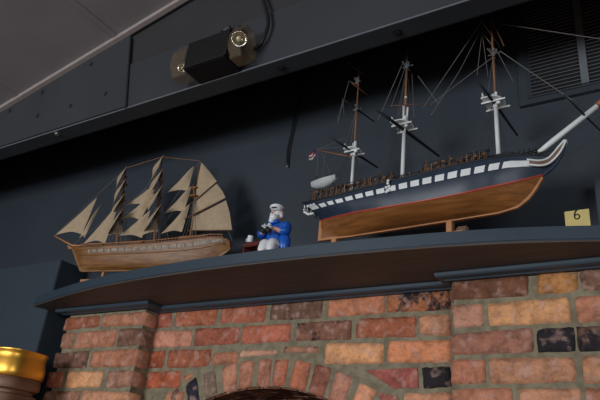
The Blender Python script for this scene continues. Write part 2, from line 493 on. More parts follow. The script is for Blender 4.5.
# --- recessed middle with the arch
CX, CZ, RI, RO = -1.205, -0.40, 0.712, 0.804
HA = 0.43                                         # half width of the opening
ZS = CZ+math.sqrt(RI*RI-HA*HA)
def inarch(x, z):
    return (math.hypot(x-CX, z-CZ) < RO+0.004 and abs(x-CX) < HA+0.07 and z > ZS-0.1) or (abs(x-CX) < HA+0.0 and z < ZS+0.05)
mid = [
 [(151, 171.5, (150, 74, 66), .15), (175, 216.5, RED, .1), (220, 265, (168, 86, 74), .05), (269.5, 321, MAU, .22), (327.5, 384.5, (192, 112, 92), .18), (386.5, 450.5, (176, 100, 70), .44)],
 [(147.5, 191, (186, 116, 110), .1), (194, 238.5, (160, 80, 70), .2), (240.5, 289.5, (168, 86, 76), .1), (295, 350.5, (122, 78, 72), .36), (355.5, 415.5, RED, .1), (419, 450.5, LPK, .05)],
 [(142, 163, (152, 66, 46), .1), (166.5, 209, RED, .05), (387.5, 450.5, (200, 118, 90), .08), (324.5, 383, ORG, 0)],
 [(141, 180, (172, 78, 54), .05), (421.5, 450.5, BLK, .6)],
 [(403, 450.5, LPK, 0), (164, 183, PINK, .1)],
]
ym = [315, 338, 362, 382, 397]
zt = [0.3480, 0.3075, 0.2640, 0.2195, 0.1780, 0.136]
XM0, XM1 = -1.75, -0.55
bm = NB()
for r, row in enumerate(mid):
    for (a, b, c, s) in row:
        z1 = zt[r]*YM-0.0065; z0 = zt[r+1]*YM+0.0065
        if r == 0: z1 = 0.588
        yy = ym[r] - (8 if a > 300 and r < 3 else 0) + (0 if r < 3 else -3)
        xa, xb = X_at(a, yy, YM), X_at(b, yy, YM)
        brick(bm, xa, xb, z0, z1, YM, 0.04, c, s)
# thin cut bricks over the crown, and the cut ones beside the arch
def pxbrick(a, b, c_, d, col, soot, rot=0):
    A = atY(a, (c_+d)/2, YM); B = atY(b, (c_+d)/2, YM); T = atY((a+b)/2, c_, YM); D = atY((a+b)/2, d, YM)
    brick(bm, A.x, B.x, D.z, T.z, YM, 0.04, col, soot, R(rot))
pxbrick(212, 237, 352, 364, PINK, .1)
pxbrick(240, 277, 350, 355.5, (196, 140, 130), .05, -2)
pxbrick(283, 318, 346.5, 352.5, (150, 100, 90), .4, 1)
pxbrick(184, 193, 374, 379.5, PINK, .1, -20)
# cut brick against the right haunch: a wedge
def poly_brick(pts, col, soot):
    lay = bm.loops.layers.color.get('Col')
    P = [atY(x, y, YM) for x, y in pts]
    a = [bm.verts.new((p.x, YM+0.0005, p.z)) for p in P]; b = [bm.verts.new((p.x, YM+0.04, p.z)) for p in P]
    c = sum(P, Vector())/len(P)
    a2 = [bm.verts.new((p.x+(c.x-p.x)*0.07, YM-0.001, p.z+(c.z-p.z)*0.1)) for p in P]
    n = len(P); fs = [bm.faces.new(a2)]
    for k in range(n):
        fs.append(bm.faces.new((a2[k], a[k], a[(k+1) % n], a2[(k+1) % n])))
        fs.append(bm.faces.new((a[k], b[k], b[(k+1) % n], a[(k+1) % n])))
    for f in fs:
        for l in f.loops: l[lay] = (*[q/255 for q in col], soot)
poly_brick([(365, 370), (417, 367.5), (418, 387.5), (394, 388.5)], (164, 92, 82), .08)
poly_brick([(376, 391.5), (396, 396), (399, 402), (382, 403)], PINK, .1)
generic(bm, YM, XM0, XM1, zt[-1]*YM-0.006, -H, 0.073, YM, 0.04, skip=inarch)
face = link('brick_face', bm, M['brick'], fire)
bm = NB()
NA = 30
def arc(r, a0, a1, n): return [(CX+r*math.sin(a), CZ+r*math.cos(a)) for a in [a0+(a1-a0)*i/n for i in range(n+1)]]
aa = math.asin(HA/RI)
arcp = arc(RI+0.003, -aa, aa, NA)
for i in range(NA):
    (xa, za), (xb, zb) = arcp[i], arcp[i+1]
    prism(bm, [(xa, za), (xb, zb), (xb, 0.585), (xa, 0.585)], YM+0.0045, 1.76)
prism(bm, [(XM0, -H), (arcp[0][0], -H), (arcp[0][0], 0.585), (XM0, 0.585)], YM+0.0045, 1.76)
prism(bm, [(arcp[-1][0], -H), (XM1, -H), (XM1, 0.585), (arcp[-1][0], 0.585)], YM+0.0045, 1.76)
link('mortar', bm, M['mortar'], face)
# arch: soldier bricks
bm = NB()
arch = [(-29.6, MAU, .2, .044), (-23.8, DUL, .3, .05), (-17.9, (120, 98, 96), .34, .050), (-11.7, (186, 118, 106), .05, .058), (-6.6, (182, 112, 100), .1, .054), (-1.2, (178, 110, 102), .2, .052),
        (3.6, (170, 92, 78), .12, .050), (9.4, (172, 92, 76), .2, .062), (15.1, (138, 78, 72), .2, .058), (20.9, (176, 112, 106), .25, .058), (26.9, (204, 132, 112), .05, .056), (32.6, LPK, .1, .055)]
for deg, col, soot, w in arch:
    a = R(deg); rm = (RI+RO)/2; h = RO-RI-0.004+random.uniform(-0.006, 0.002)
    cx, cz = CX+rm*math.sin(a), CZ+rm*math.cos(a)
    if abs(deg+23.8) < .1: col, soot = (48, 48, 58), .5
    brick(bm, cx-w/2, cx+w/2, cz-h/2, cz+h/2, YM-0.001, 0.045, col, soot, a+R(random.uniform(-2, 2)))
ar = link('brick_arch', bm, M['brick'], fire)
# soffit of the arch, rows of brick ends going back
bm = NB()
lay = bm.loops.layers.color.new('Col')
y = YM+0.012
while y < 2.25:
    y2 = y+0.058
    off = random.uniform(0, 1)
    n = 14
    for i in range(-1, n):
        a0 = -aa+2*aa*(i+off)/n; a1 = a0+2*aa/n*0.93
        a0, a1 = max(a0, -aa), min(a1, aa)
        if a1-a0 < 0.01: continue
        rr0 = RI-random.uniform(0, 0.004); col = random.choice([(120, 78, 54), (104, 66, 48), (136, 90, 62)])
        vs = []
        for yy in (y, y2):
            for r_ in (rr0, rr0+0.03):
                for a in (a0, a1): vs.append(bm.verts.new((CX+r_*math.sin(a), yy, CZ+r_*math.cos(a))))
        for q in ((0, 1, 5, 4), (0, 2, 3, 1), (4, 5, 7, 6), (0, 4, 6, 2), (1, 3, 7, 5), (2, 6, 7, 3)):
            f = bm.faces.new([vs[k_] for k_ in q])
            for l in f.loops: l[lay] = (*[c/255 for c in col], .25)
    y = y2+0.01
link('arch_soffit', bm, M['brick'], fire)
bm = NB()
box(bm, CX-HA-0.03, CX-HA, 1.76, 2.4, -H, ZS+0.02); box(bm, CX+HA, CX+HA+0.03, 1.76, 2.4, -H, ZS+0.02)
box(bm, CX-HA-0.03, CX+HA+0.03, 2.3, 2.34, -H, 0.4)
arcp = arc(RI+0.032, -aa-0.02, aa+0.02, 20); 
for i in range(20):
    (xa, za), (xb, zb) = arcp[i], arcp[i+1]
    prism(bm, [(xa, za), (xb, zb), (xb, zb+0.03), (xa, za+0.03)], 1.77, 2.3)
link('firebox', bm, M['dark'], fire)

# ------------------------------------------------------------ mantel shelf
front = [(-2.298, 1.538), (-2.06, 1.478), (-1.83, 1.430), (-1.62, 1.403), (-1.411, 1.389), (-1.23, 1.383), (-1.053, 1.384), (-0.90, 1.389), (-0.765, 1.397), (-0.546, 1.417), (-0.34, 1.450), (-0.161, 1.497), (-0.05, 1.532), (0.10, 1.585)]
def catmull(p, n=5):
    out = []
    for i in range(len(p)-1):
        a, b, c, d = p[max(i-1, 0)], p[i], p[i+1], p[min(i+2, len(p)-1)]
        for k_ in range(n):
            t = k_/n
            out.append(tuple(0.5*((2*b[j])+(-a[j]+c[j])*t+(2*a[j]-5*b[j]+4*c[j]-d[j])*t*t+(-a[j]+3*b[j]-3*c[j]+d[j])*t**3) for j in range(len(b))))
    out.append(tuple(p[-1])); return out
fr = catmull(front)
shelf = thing('mantel_shelf', (-1.1, 1.6, 0.605), 'slate blue mantel shelf with a bowed front edge above the brickwork', 'shelf')
bm = NB()
outline = fr + [(0.10, 1.751), (-2.279, 1.751), (-2.279, 1.60), (-2.298, 1.598)]
prism(bm, [(x, y) for x, y in outline], 0.609, 0.645, mapf=lambda x, y, z: (x, z, y))
bmesh.ops.bevel(bm, geom=[e for e in bm.edges if abs(e.verts[0].co.z-e.verts[1].co.z) < 1e-5 and (e.verts[0].co.y < 1.59)], offset=0.0025, segments=2, affect='EDGES')
link('shelf_board', bm, M['shelf'], shelf, smooth=True, auto=35)
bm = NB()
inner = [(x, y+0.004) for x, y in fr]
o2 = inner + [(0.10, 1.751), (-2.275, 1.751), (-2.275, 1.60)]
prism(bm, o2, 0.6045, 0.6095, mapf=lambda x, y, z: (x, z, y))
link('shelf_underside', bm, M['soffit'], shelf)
# moulding that follows the brick steps
bm = NB()
def mould(path):
    prof = [(0.0, 0.604), (0.030, 0.604), (0.032, 0.602), (0.032, 0.594), (0.029, 0.590), (0.012, 0.587), (0.010, 0.584), (0.0, 0.584)]
    pts = [Vector((x, y, 0)) for x, y in path]
    rings = []
    for i, p in enumerate(pts):
        d0 = (p-pts[i-1]).normalized() if i else (pts[1]-p).normalized()
        d1 = (pts[i+1]-p).normalized() if i < len(pts)-1 else d0
        n0 = Vector((d0.y, -d0.x, 0)); n1 = Vector((d1.y, -d1.x, 0))
        n = (n0+n1).normalized(); n = n/max(0.3, n.dot(n0))
        rings.append([bm.verts.new((p.x+n.x*u, p.y+n.y*u, z)) for u, z in prof])
    for a, b in zip(rings, rings[1:]):
        for q in range(len(prof)):
            bm.faces.new((a[q], b[q], b[(q+1) % len(prof)], a[(q+1) % len(prof)]))
    bm.faces.new(rings[0]); bm.faces.new(rings[-1][::-1])
mould([(-2.19, 1.745), (-2.19, YP-0.003), (XL1+0.004, YP-0.003), (XL1+0.004, YM-0.003), (XR0-0.004, YM-0.003), (XR0-0.004, YP-0.003), (0.10, YP-0.003)])
bmesh.ops.recalc_face_normals(bm, faces=bm.faces[:])
link('mantel_moulding', bm, M['shelf'], fire, smooth=True, auto=28)

# ------------------------------------------------------------ emergency light on the beam
el = thing('emergency_light', (-1.25, 1.25, 1.26), 'black twin-head emergency light with clear end covers fixed to the beam', 'light')
bm = NB()
box(bm, -1.345, -1.163, 1.205, 1.297, 1.263, 1.378, bev=0.004)
link('housing', bm, M['lampbox'], el)
bm = NB(); box(bm, -1.345, -1.163, 1.2025, 1.206, 1.265, 1.270); box(bm, -1.166, -1.1615, 1.2025, 1.206, 1.265, 1.375)
link('housing_edge', bm, M['bolt'], el)
def pod(x0, x1, name='lamp_cover'):
    bm = NB()
    hexa = [(1.225, 1.262), (1.272, 1.262), (1.295, 1.30), (1.295, 1.345), (1.268, 1.392), (1.225, 1.392), (1.203, 1.35), (1.203, 1.30)]
    f = lambda x, y, z: (y, x, z)
    prism(bm, hexa, x0, x1, mapf=f)
    bmesh.ops.bevel(bm, geom=bm.edges[:], offset=0.002, segments=1, affect='EDGES')
    return link(name, bm, M['pod'], el)
def head(c, d, rad=0.024):
    d = Vector(d).normalized(); c = Vector(c)
    bm = NB()
    x = d.cross(Vector((0, 0, 1))).normalized(); y = d.cross(x)
    prof = [(rad, 0.0), (rad*0.86, 0.0), (rad*0.80, -0.004), (rad*0.55, -0.012), (rad*0.25, -0.018), (0.0005, -0.019), (rad*0.5, -0.024), (rad*0.98, -0.014), (rad*1.02, 0.0), (rad, 0.0)]
    rings = [[bm.verts.new(c+d*h+(x*math.cos(k_*math.pi/14)+y*math.sin(k_*math.pi/14))*r_) for k_ in range(28)] for r_, h in prof]
    for a, b in zip(rings, rings[1:]):
        for k_ in range(28): bm.faces.new((a[k_], a[(k_+1) % 28], b[(k_+1) % 28], b[k_]))
    o = link('lamp_head', bm, M['chrome'], el, smooth=True)
    bm = NB(); ball(bm, c-d*0.006, rad*.42); link('bulb', bm, M['bulb'], o, smooth=True)
pod(-1.161, -1.112); pod(-1.412, -1.347)
head((-1.118, 1.208, 1.318), (0.62, -0.62, -0.48))
head((-1.362, 1.215, 1.285), (0.35, -0.8, -0.45), 0.014)
bm = NB()
box(bm, -1.30, -1.24, 1.27, 1.299, 1.375, 1.40); tube(bm, [(-1.27, 1.28, 1.40), (-1.25, 1.275, 1.43), (-1.27, 1.285, 1.455)], 0.012); tube(bm, [(-1.30, 1.285, 1.45), (-1.24, 1.285, 1.47)], 0.01)
tube(bm, [(-1.21, 1.285, 1.375), (-1.18, 1.28, 1.42), (-1.20, 1.29, 1.46)], 0.009)
link('bracket', bm, M['bolt'], el)
bm = NB()
cab = catmull([(-1.13, 1.297, 1.62), (-1.112, 1.285, 1.555), (-1.08, 1.28, 1.474), (-1.067, 1.28, 1.413), (-1.082, 1.28, 1.35), (-1.115, 1.285, 1.33)], 6)
tube(bm, cab, 0.0062, n=10)
link('power_cable', bm, M['wire'], el, smooth=True)

# wire hanging on the wall
bm = NB()
w = catmull([(-1.238, 1.744, 1.70), (-1.238, 1.742, 1.57), (-1.228, 1.738, 1.467), (-1.238, 1.736, 1.38), (-1.247, 1.738, 1.306), (-1.256, 1.738, 1.22), (-1.252, 1.74, 1.155)], 6)
tube(bm, w, 0.0042, n=8, cap=True)
tube(bm, [w[-1], (w[-1][0]+0.001, w[-1][1], w[-1][2]-0.012)], 0.0035, n=8, mi=1)
tag(link('hanging_cable', bm, [M['wire'], M['steel']], None, smooth=True), 'loose black cable hanging down the dark wall between the two model ships', 'cable')

# ------------------------------------------------------------ vent
vt = thing('vent_grille', (0.0, 1.735, 1.205), 'dark louvred vent grille high on the wall behind the black-hulled ship', 'vent')
bm = NB()
vx0, vx1, vz0, vz1 = -0.335, 0.36, 1.212, 1.62
box(bm, vx0-0.012, vx1, 1.734, 1.7385, vz0-0.006, vz0); box(bm, vx0-0.012, vx1, 1.728, 1.7385, vz1, vz1+0.012)
box(bm, vx0-0.008, vx0, 1.734, 1.7385, vz0, vz1); box(bm, vx1, vx1+0.012, 1.728, 1.7385, vz0-0.012, vz1+0.012)
link('vent_frame', bm, M['wallblue'], vt)
bm = NB(); box(bm, vx0, vx1, 1.7365, 1.7383, vz0, vz1); link('vent_backing', bm, M['dark'], vt)
bm = NB()
z = vz0+0.008
while z < vz1-0.004:
    prism(bm, [(1.729, z-0.0035), (1.730, z-0.0045), (1.7365, z+0.0015), (1.7360, z+0.003)], vx0, vx1, mapf=lambda x, y, z_: (y, x, z_))
    z += 0.0138
link('louvre_slats', bm, M['vent'], vt)
for mx_ in (-0.188, 0.09):
    bm = NB(); box(bm, mx_, mx_+.022, 1.7265, 1.7375, vz0, vz1); link('mullion', bm, M['vent'], vt)

# ------------------------------------------------------------ ship machinery shared by both models
class Frame:
    def __init__(s, o, deg):
        s.o = Vector((o[0], o[1], 0)); a = R(deg)
        s.d = Vector((math.cos(a), math.sin(a), 0)); s.n = Vector((math.sin(a), -math.cos(a), 0))
    def __call__(s, a, z, t=0.0): return s.o + s.d*a + s.n*t + Vector((0, 0, z))
def lerp(tab, x, c=1):
    if x <= tab[0][0]: return tab[0][c]
    for p, q in zip(tab, tab[1:]):
        if x <= q[0]:
            u = (x-p[0])/(q[0]-p[0]); u = u*u*(3-2*u)*0.35+u*0.65
            return p[c]+(q[c]-p[c])*u
    return tab[-1][c]
def grid(bm, rowsp, mi=0, flip=False):
    g = [[bm.verts.new(p) for p in r] for r in rowsp]
    for i in range(len(g)-1):
        for j in range(len(g[0])-1):
            q = (g[i][j], g[i+1][j], g[i+1][j+1], g[i][j+1])
            try:
                f = bm.faces.new(q[::-1] if flip else q); f.material_index = mi; f.smooth = True
            except ValueError: pass
    return g
def sheet(name, corners, parent, m, belly=0.0, bdir=Vector((0, -1, 0)), n=8, th=0.0012, seams=None):
    """a thin cloth: triangle or quad of 3-D corners, bellied along bdir"""
    c = [Vector(p) for p in corners]
    if len(c) == 3: c = [c[0], c[0], c[1], c[2]]
    g = []
    for i in range(n+1):
        u = i/n; row = []
        for j in range(n+1):
            v = j/n
            a = c[0].lerp(c[1], v); b = c[3].lerp(c[2], v)
            p = a.lerp(b, u) + bdir*belly*math.sin(math.pi*min(1, u*1.0))*math.sin(math.pi*v)
            mid_ = (c[0]+c[1]+c[2]+c[3])/4
            p = p.lerp(mid_, .16*(u**3)*math.sin(math.pi*v) + .10*(v**3)*math.sin(math.pi*u))
            row.append(p)
        g.append(row)
    bm = NB()
    grid(bm, g); 
    bmesh.ops.remove_doubles(bm, verts=bm.verts[:], dist=1e-5)
    bmesh.ops.recalc_face_normals(bm, faces=bm.faces[:])
    geom = bmesh.ops.solidify(bm, geom=bm.faces[:], thickness=th)
    return link(name, bm, m, parent, smooth=True, auto=60)

# ------------------------------------------------------------ black-hulled frigate
f2 = Frame((-0.944, 1.53), -2.4)
fr2 = thing('model_ship', (-0.6, 1.52, 0.706), 'large black-hulled model frigate with white gun stripe, copper-brown bottom and bare masts', 'model ship', None)
WL = [(0, .782, .006, .716), (.03, .776, .022, .716), (.08, .767, .044, .716), (.15, .759, .062, .716), (.25, .752, .074, .716), (.37, .748, .078, .716), (.48, .752, .074, .716), (.55, .762, .062, .716), (.60, .773, .045, .723), (.63, .783, .030, .743), (.65, .792, .016, .768), (.667, .800, .004, .796)]
RL = [(-.048, 0.834, .044), (.0, 0.827, .056), (.08, 0.824, .066), (.2, 0.826, .076), (.35, 0.832, .080), (.48, 0.838, .078), (.56, 0.842, .068), (.61, 0.847, .054), (.64, 0.847, .040), (.67, 0.847, .022), (.69, 0.849, .008), (.70, 0.851, .003)]
def low(s, u, side):
    z = lerp(WL, s, 1); b = lerp(WL, s, 2); k_ = lerp(WL, s, 3)
    e = 0.42 + 0.9*abs((s-0.33)/0.34)**3
    return f2(s, k_+(z-k_)*u, side*max(0.0025, b*(u**e)))
def upp(q, lev, side, out=0.0):
    s0 = 0.667*q; s1 = -.048+.748*q
    z0 = lerp(WL, s0, 1); b0 = lerp(WL, s0, 2); z1 = lerp(RL, s1, 1); b1 = lerp(RL, s1, 2)
    k_ = lev**1.35 if q > .85 or q < .15 else lev
    s = s0+(s1-s0)*k_
    b = b0+(b1-b0)*lev + math.sin(math.pi*lev)*0.006*min(1, q*(1-q)*9)
    return f2(s, z0+(z1-z0)*lev, side*(b+out))
NS = 44
ss = [0.667*i/NS for i in range(NS+1)]
bm = NB()
for side in (1, -1):
    grid(bm, [[low(s, (j/10)**1.3, side) for j in range(11)] for s in ss], flip=side < 0)
bmesh.ops.remove_doubles(bm, verts=bm.verts[:], dist=1e-5)
hb = link('hull_bottom', bm, M['copper'], fr2, smooth=True)
bm = NB()
for side in (1, -1):
    grid(bm, [[upp(i/NS, j/8, side) for j in range(9)] for i in range(NS+1)], flip=side < 0)
# transom
grid(bm, [[upp(0, j/8, 1) for j in range(9)], [upp(0, j/8, -1) for j in range(9)]])
# deck
grid(bm, [[upp(i/NS, .9, 1, -.003) for i in range(NS+1)], [upp(i/NS, .9, -1, -.003) for i in range(NS+1)]])
grid(bm, [[upp(i/NS, 0, 1) for i in range(NS+1)], [upp(i/NS, 0, -1) for i in range(NS+1)]])
link('hull_side', bm, M['hullblack'], fr2, smooth=True, auto=50)
bm = NB()
for side in (1, -1):
    grid(bm, [[low(s, 0.965, side)+f2.n*side*.0008, low(s, 1.0, side)+f2.n*side*.0016, low(s, 1.0, side)+f2.n*side*.0016+Vector((0, 0, .0032))] for s in ss])
link('waterline_stripe', bm, M['redline'], fr2)
# keel, sternpost and stem in pale wood
bm = NB()
kp = [(-.006, .782), (-.006, .716)] + [(s, lerp(WL, s, 3)) for s in [.1, .2, .3, .4, .5, .55, .58, .60, .615, .63, .64, .65, .66, .668]]
inn = [(.006, .782), (.006, .722)] + [(s-(.004 if s > .57 else 0), lerp(WL, s, 3)+.006) for s in [.1, .2, .3, .4, .5, .55, .58, .60, .615, .63, .64, .65, .66, .664]]
L_ = 0.0045
vv = [[bm.verts.new(f2(a, z - (.003 if i_ == 0 and a > .02 else 0), t)) for a, z in P] for i_, P in enumerate((kp, inn)) for t in (L_, -L_)]
o1, o2_, i1, i2 = vv
for k_ in range(len(kp)-1):
    for A, B in ((o1, o2_), (o1, i1), (o2_, i2), (i1, i2)):
        bm.faces.new((A[k_], A[k_+1], B[k_+1], B[k_]))
link('keel', bm, M['tanwood'], fr2)
# white gun stripe with black ports
bm = NB()
NQ = 140
for side in (1, -1):
    pts = [[upp(i/NQ*0.985+.008, .54+.02*math.cos(i/NQ*3), side, .0022), upp(i/NQ*0.985+.008, .65, side, .0030), upp(i/NQ*0.985+.008, .76, side, .0026)] for i in range(NQ+1)]
    g = grid(bm, pts)
bm.faces.ensure_lookup_table()
for idx, f in enumerate(bm.faces):
    i = (idx//2) % NQ
    ph = i % 7
    if ph in (0, 1) and 6 < i < 122: f.material_index = 1
link('gun_stripe', bm, [M['white'], M['hullblack']], fr2)
# bulwark rail
for side in (1, -1):
    bm = NB(); tube(bm, [upp(i/40, 1, side) + Vector((0, 0, .001)) for i in range(41)], .0028, n=6)
    link('rail', bm, M['black'], fr2, smooth=True)
# stern gallery windows
bm = NB()
for t in (-.028, -.010, .010, .028):
    p = f2(-.047, .826, t); box(bm, -.0015, .0015, -.0065, .0065, -.005, .006, mtx=Matrix.Translation(p) @ Matrix.Rotation(R(-2.4), 4, 'Z'))
tube(bm, [f2(-.047, .836, -.042), f2(-.049, .837, 0), f2(-.047, .836, .042)], .0025); tube(bm, [f2(-.044, .815, -.038), f2(-.046, .815, .038)], .0025)
for q in (.008, .028, .048):
    p = upp(q, .80, 1, .003); ball(bm, p, .0055, (1, .4, 1), sub=1)
tube(bm, [f2(-.046, .808, .036), f2(-.03, .797, .034), f2(-.01, .797, .035)], .0035)
link('stern_gallery', bm, M['white'], fr2)
# beakhead: trailboards, cutwater, head rails
bm = NB()
cut = [(.667, .797), (.690, .812), (.708, .832), (.722, .856), (.731, .884), (.726, .884), (.714, .862), (.700, .846), (.685, .838), (.668, .836)]
prism(bm, cut, -.003, .003, mapf=lambda a, t, z: f2(a, z, t))
link('cutwater', bm, M['hullblack'], fr2)
for side in (1, -1):
    bm = NB()
    P1 = catmull([(.636, .822, .040), (.665, .818, .026), (.685, .825, .014), (.703, .842, .008), (.718, .862, .006), (.731, .889, .004)], 5)
    P2 = catmull([(.640, .834, .041), (.665, .832, .027), (.682, .839, .015), (.697, .854, .009), (.710, .871, .006), (.727, .890, .004)], 5)
    tube(bm, [f2(a, z, side*t) for a, z, t in P1], .003, n=6); tube(bm, [f2(a, z, side*t) for a, z, t in P2], .0026, n=6)
    link('head_rail', bm, M['white'], fr2, smooth=True)
    bm = NB(); grid(bm, [[f2(a, z, side*(t-.001)) for a, z, t in P1], [f2(a, z, side*(t-.001)) for a, z, t in P2]])
    link('trailboard', bm, M['scroll'], fr2)
# guns and deck fittings
def gun(a, t, sgn, zo=0.0):
    z = lerp(RL, a, 1)+.001+zo
    bm = NB()
    tube(bm, [f2(a, z+.004, t-sgn*.008), f2(a, z+.0045, t+sgn*.011)], [.0030, .0020], n=7)
    box(bm, -.004, .004, -.006, .006, -.004, .002, mi=1, mtx=Matrix.Translation(f2(a, z, t)))
    link('cannon', bm, [M['bronze'], M['black']], fr2)
for i in range(13):
    gun(0.03+i*.018, lerp(RL, .03+i*.018, 2)-.012, 1); 
for i in range(9):
    gun(.385+i*.016, lerp(RL, .4, 2)-.014, 1, .003)
for i in range(10): gun(.06+i*.04, -(lerp(RL, .06+i*.04, 2)-.014), -1)
bm = NB()
def clutter(a0, a1, n, zb, hh, t0):
    for i in range(n):
        a = a0+(a1-a0)*i/(n-1); z = zb+(a-a0)*.03
        tube(bm, [f2(a, z-.012, t0), f2(a+.003, z+random.uniform(.3, 1)*hh, t0+random.uniform(-.012, .004))], .0016, n=5, mi=(i % 3 == 0)*1)
        if i % 2: box(bm, -.0045, .0045, -.004, .004, -.003, .0035, mi=i % 4 == 1, mtx=Matrix.Translation(f2(a, z+hh*random.uniform(.1, .8), t0-.006)))
    for q in (.35, .8): tube(bm, [f2(a0, zb+hh*q, t0), f2(a1, zb+hh*q+(a1-a0)*.03, t0-.004)], .0013, n=5, mi=1)
clutter(-.01, .27, 40, .842, .022, .060)
clutter(.36, .545, 34, .850, .030, .060)
clutter(.27, .36, 8, .846, .008, .060)
link('deck_fittings', bm, [M['bronze'], M['black']], fr2)
bm = NB()
box(bm, .50, .60, -.03, .03, .852, .874, mtx=Matrix.Translation(f2(0, 0)) @ Matrix.Rotation(R(-2.4), 4, 'Z'))
tube(bm, [f2(.60, .855, .02), f2(.66, .878, .0), f2(.70, .895, 0)], .005, n=6)
for i in range(6): tube(bm, [f2(.575+i*.012, .85, .035-i*.004), f2(.58+i*.012, .868+.003*i, .03-i*.004)], .0016, n=5)
ball(bm, f2(.635, .862, .02), .007, sub=1); ball(bm, f2(.655, .868, .012), .006, sub=1)
tube(bm, [f2(.60, .865, .03), f2(.655, .852, .024), f2(.70, .868, .008)], .003, n=6)
link('forecastle', bm, M['black'], fr2)
bm = NB(); box(bm, .555, .572, .02, .036, .868, .882, mtx=Matrix.Translation(f2(0, 0)) @ Matrix.Rotation(R(-2.4), 4, 'Z'))
link('deck_locker', bm, M['darkwood'], fr2)
bm = NB()
for dx, dz in ((0, .012), (-.006, 0), (.006, .002), (0, -.010), (-.004, -.014), (.005, -.012), (.001, .02)):
    p = upp(.42+dx, .72, 1, .006); ball(bm, p+Vector((0, 0, dz)), .0052, (1, .6, 1), sub=1)
link('carved_figure', bm, M['white'], fr2)
# masts
def mast(a, z0, zt, z1, r, lean=0.0):
    bm = NB(); tube(bm, [f2(a, z0-.05), f2(a+lean*.4, zt+.02)], [r, r*.85], n=10)
    mo = link('mast', bm, M['white'], fr2, smooth=True)
    bm = NB(); tube(bm, [f2(a+lean*.4, zt-.008, -.001), f2(a+lean, z1)], [r*.62, r*.35], n=8)
    link('topmast', bm, M['topmast'], mo, smooth=True)
    return mo
def top(mo, a, z, w, l):
    bm = NB()
    n = 12
    o_ = [f2(a-l*.5, z, -w), f2(a-l*.5, z, w)] + [f2(a+l*.5*math.sin(math.pi*k_/n), z, w*math.cos(math.pi*k_/n)) for k_ in range(n+1)]
    v1 = [bm.verts.new(p) for p in o_]; v2 = [bm.verts.new(p+Vector((0, 0, -.004))) for p in o_]
    bm.faces.new(v1); bm.faces.new(v2[::-1])
    for k_ in range(len(v1)): bm.faces.new((v1[k_], v2[k_], v2[(k_+1) % len(v1)], v1[(k_+1) % len(v1)]))
    for t in (-.8, -.4, 0, .4, .8):
        tube(bm, [f2(a-l*.45, z, w*t), f2(a-l*.45, z+.016, w*t)], .0022, n=6)
    tube(bm, [f2(a-l*.45, z+.016, -w*.9), f2(a-l*.45, z+.016, w*.9)], .0016, n=6)
    for t in (-.5, .5): tube(bm, [f2(a-l*.6, z-.006, w*t), f2(a+l*.62, z-.006, w*t)], .0025, n=6)
    tube(bm, [f2(a+.003, z-.02, .004), f2(a+.004, z+.032, .004)], .0042, n=8)
    tube(bm, [f2(a-.007, z-.01, -.002), f2(a-.006, z+.032, -.002)], .0035, n=8)
    ball(bm, f2(a+.012, z-.008, .012), .0075, sub=1); ball(bm, f2(a-.004, z-.014, .006), .006, sub=1)
    link('fighting_top', bm, M['white'], mo)
def trees(mo, a, z, w, m):
    bm = NB()
    tube(bm, [f2(a-.004, z, -w), f2(a-.004, z, w)], .0016, n=6); tube(bm, [f2(a-w*.7, z, -.003), f2(a+w*.7, z, -.003)], .0016, n=6)
    tube(bm, [f2(a, z-.014, .003), f2(a, z+.014, .003)], .0042, n=8); ball(bm, f2(a-.003, z+.004, .006), .0058, sub=1); ball(bm, f2(a+.006, z-.004, .004), .0045, sub=1)
    tube(bm, [f2(a-w*.6, z+.016, w*.4), f2(a, z-.012, .004), f2(a+w*.5, z+.003, w*.5)], .0014, n=6)
    link('crosstrees', bm, m, mo)
def yard(mo, c, A, B, r, m, name='yard'):
    c = Vector(c); bm = NB()
    tube(bm, [c+Vector(A), c, c+Vector(B)], [r*.6, r, r*.6], n=8)
    link(name, bm, m, mo, smooth=True)
grey = M['vent']
mz = mast(.099, .872, 1.01, 1.345, .0052)
top(mz, .101, 1.010, .033, .045); trees(mz, .098, 1.172, .024, M['rope']); trees(mz, .096, 1.283, .016, M['rope'])
mn = mast(.271, .888, 1.06, 1.44, .0064, .006)
top(mn, .273, 1.058, .042, .055); trees(mn, .278, 1.284, .026, grey)
ft = mast(.556, .913, 1.07, 1.44, .0066, -.004)
top(ft, .554, 1.058, .042, .055); trees(ft, .556, 1.232, .026, M['rope'])
bm = NB(); tube(bm, [f2(.275, 1.165), f2(.276, 1.165-.006)], .004, n=10); link('mast_cap', bm, M['white'], mn)
bm = NB(); tube(bm, [f2(.271, 1.130, .004), f2(.271, 1.075, .004)], .0035, n=8); link('doubling', bm, M['white'], mn)
bm = NB(); tube(bm, [f2(.281, 1.125, -.004), f2(.279, 1.075, -.004)], .003, n=8)
link('doubling', bm, M['white'], mn)
yard(mn, (-.672, 1.512, 1.043), (-.031, -.138, 0), (.042, .196, 0), .0058, M['black'])
yard(ft, (-.392, 1.500, 1.055), (-.010, -.105, 0), (.014, .195, 0), .0052, M['black'])
yard(mz, (-.848, 1.519, 1.008), (-.021, -.094, 0), (.029, .128, 0), .0046, M['black'])
yard(mz, (-.848, 1.521, 1.172), (-.014, -.065, 0), (.022, .099, 0), .0034, M['black'])
yard(mn, (-.667, 1.513, 1.130), (-.047, -.016, 0), (.078, .026, 0), .0017, M['brownspar'])
yard(mz, (-.844, 1.521, 1.254), (-.008, -.030, 0), (.011, .056, 0), .0018, M['topmast'])
yard(mz, (-.850, 1.521, 1.327), (-.008, -.029, 0), (.010, .034, 0), .0016, M['rope'])
yard(ft, (-.392, 1.502, 1.30), (-.008, -.06, 0), (.008, .08, 0), .0018, M['rope'])
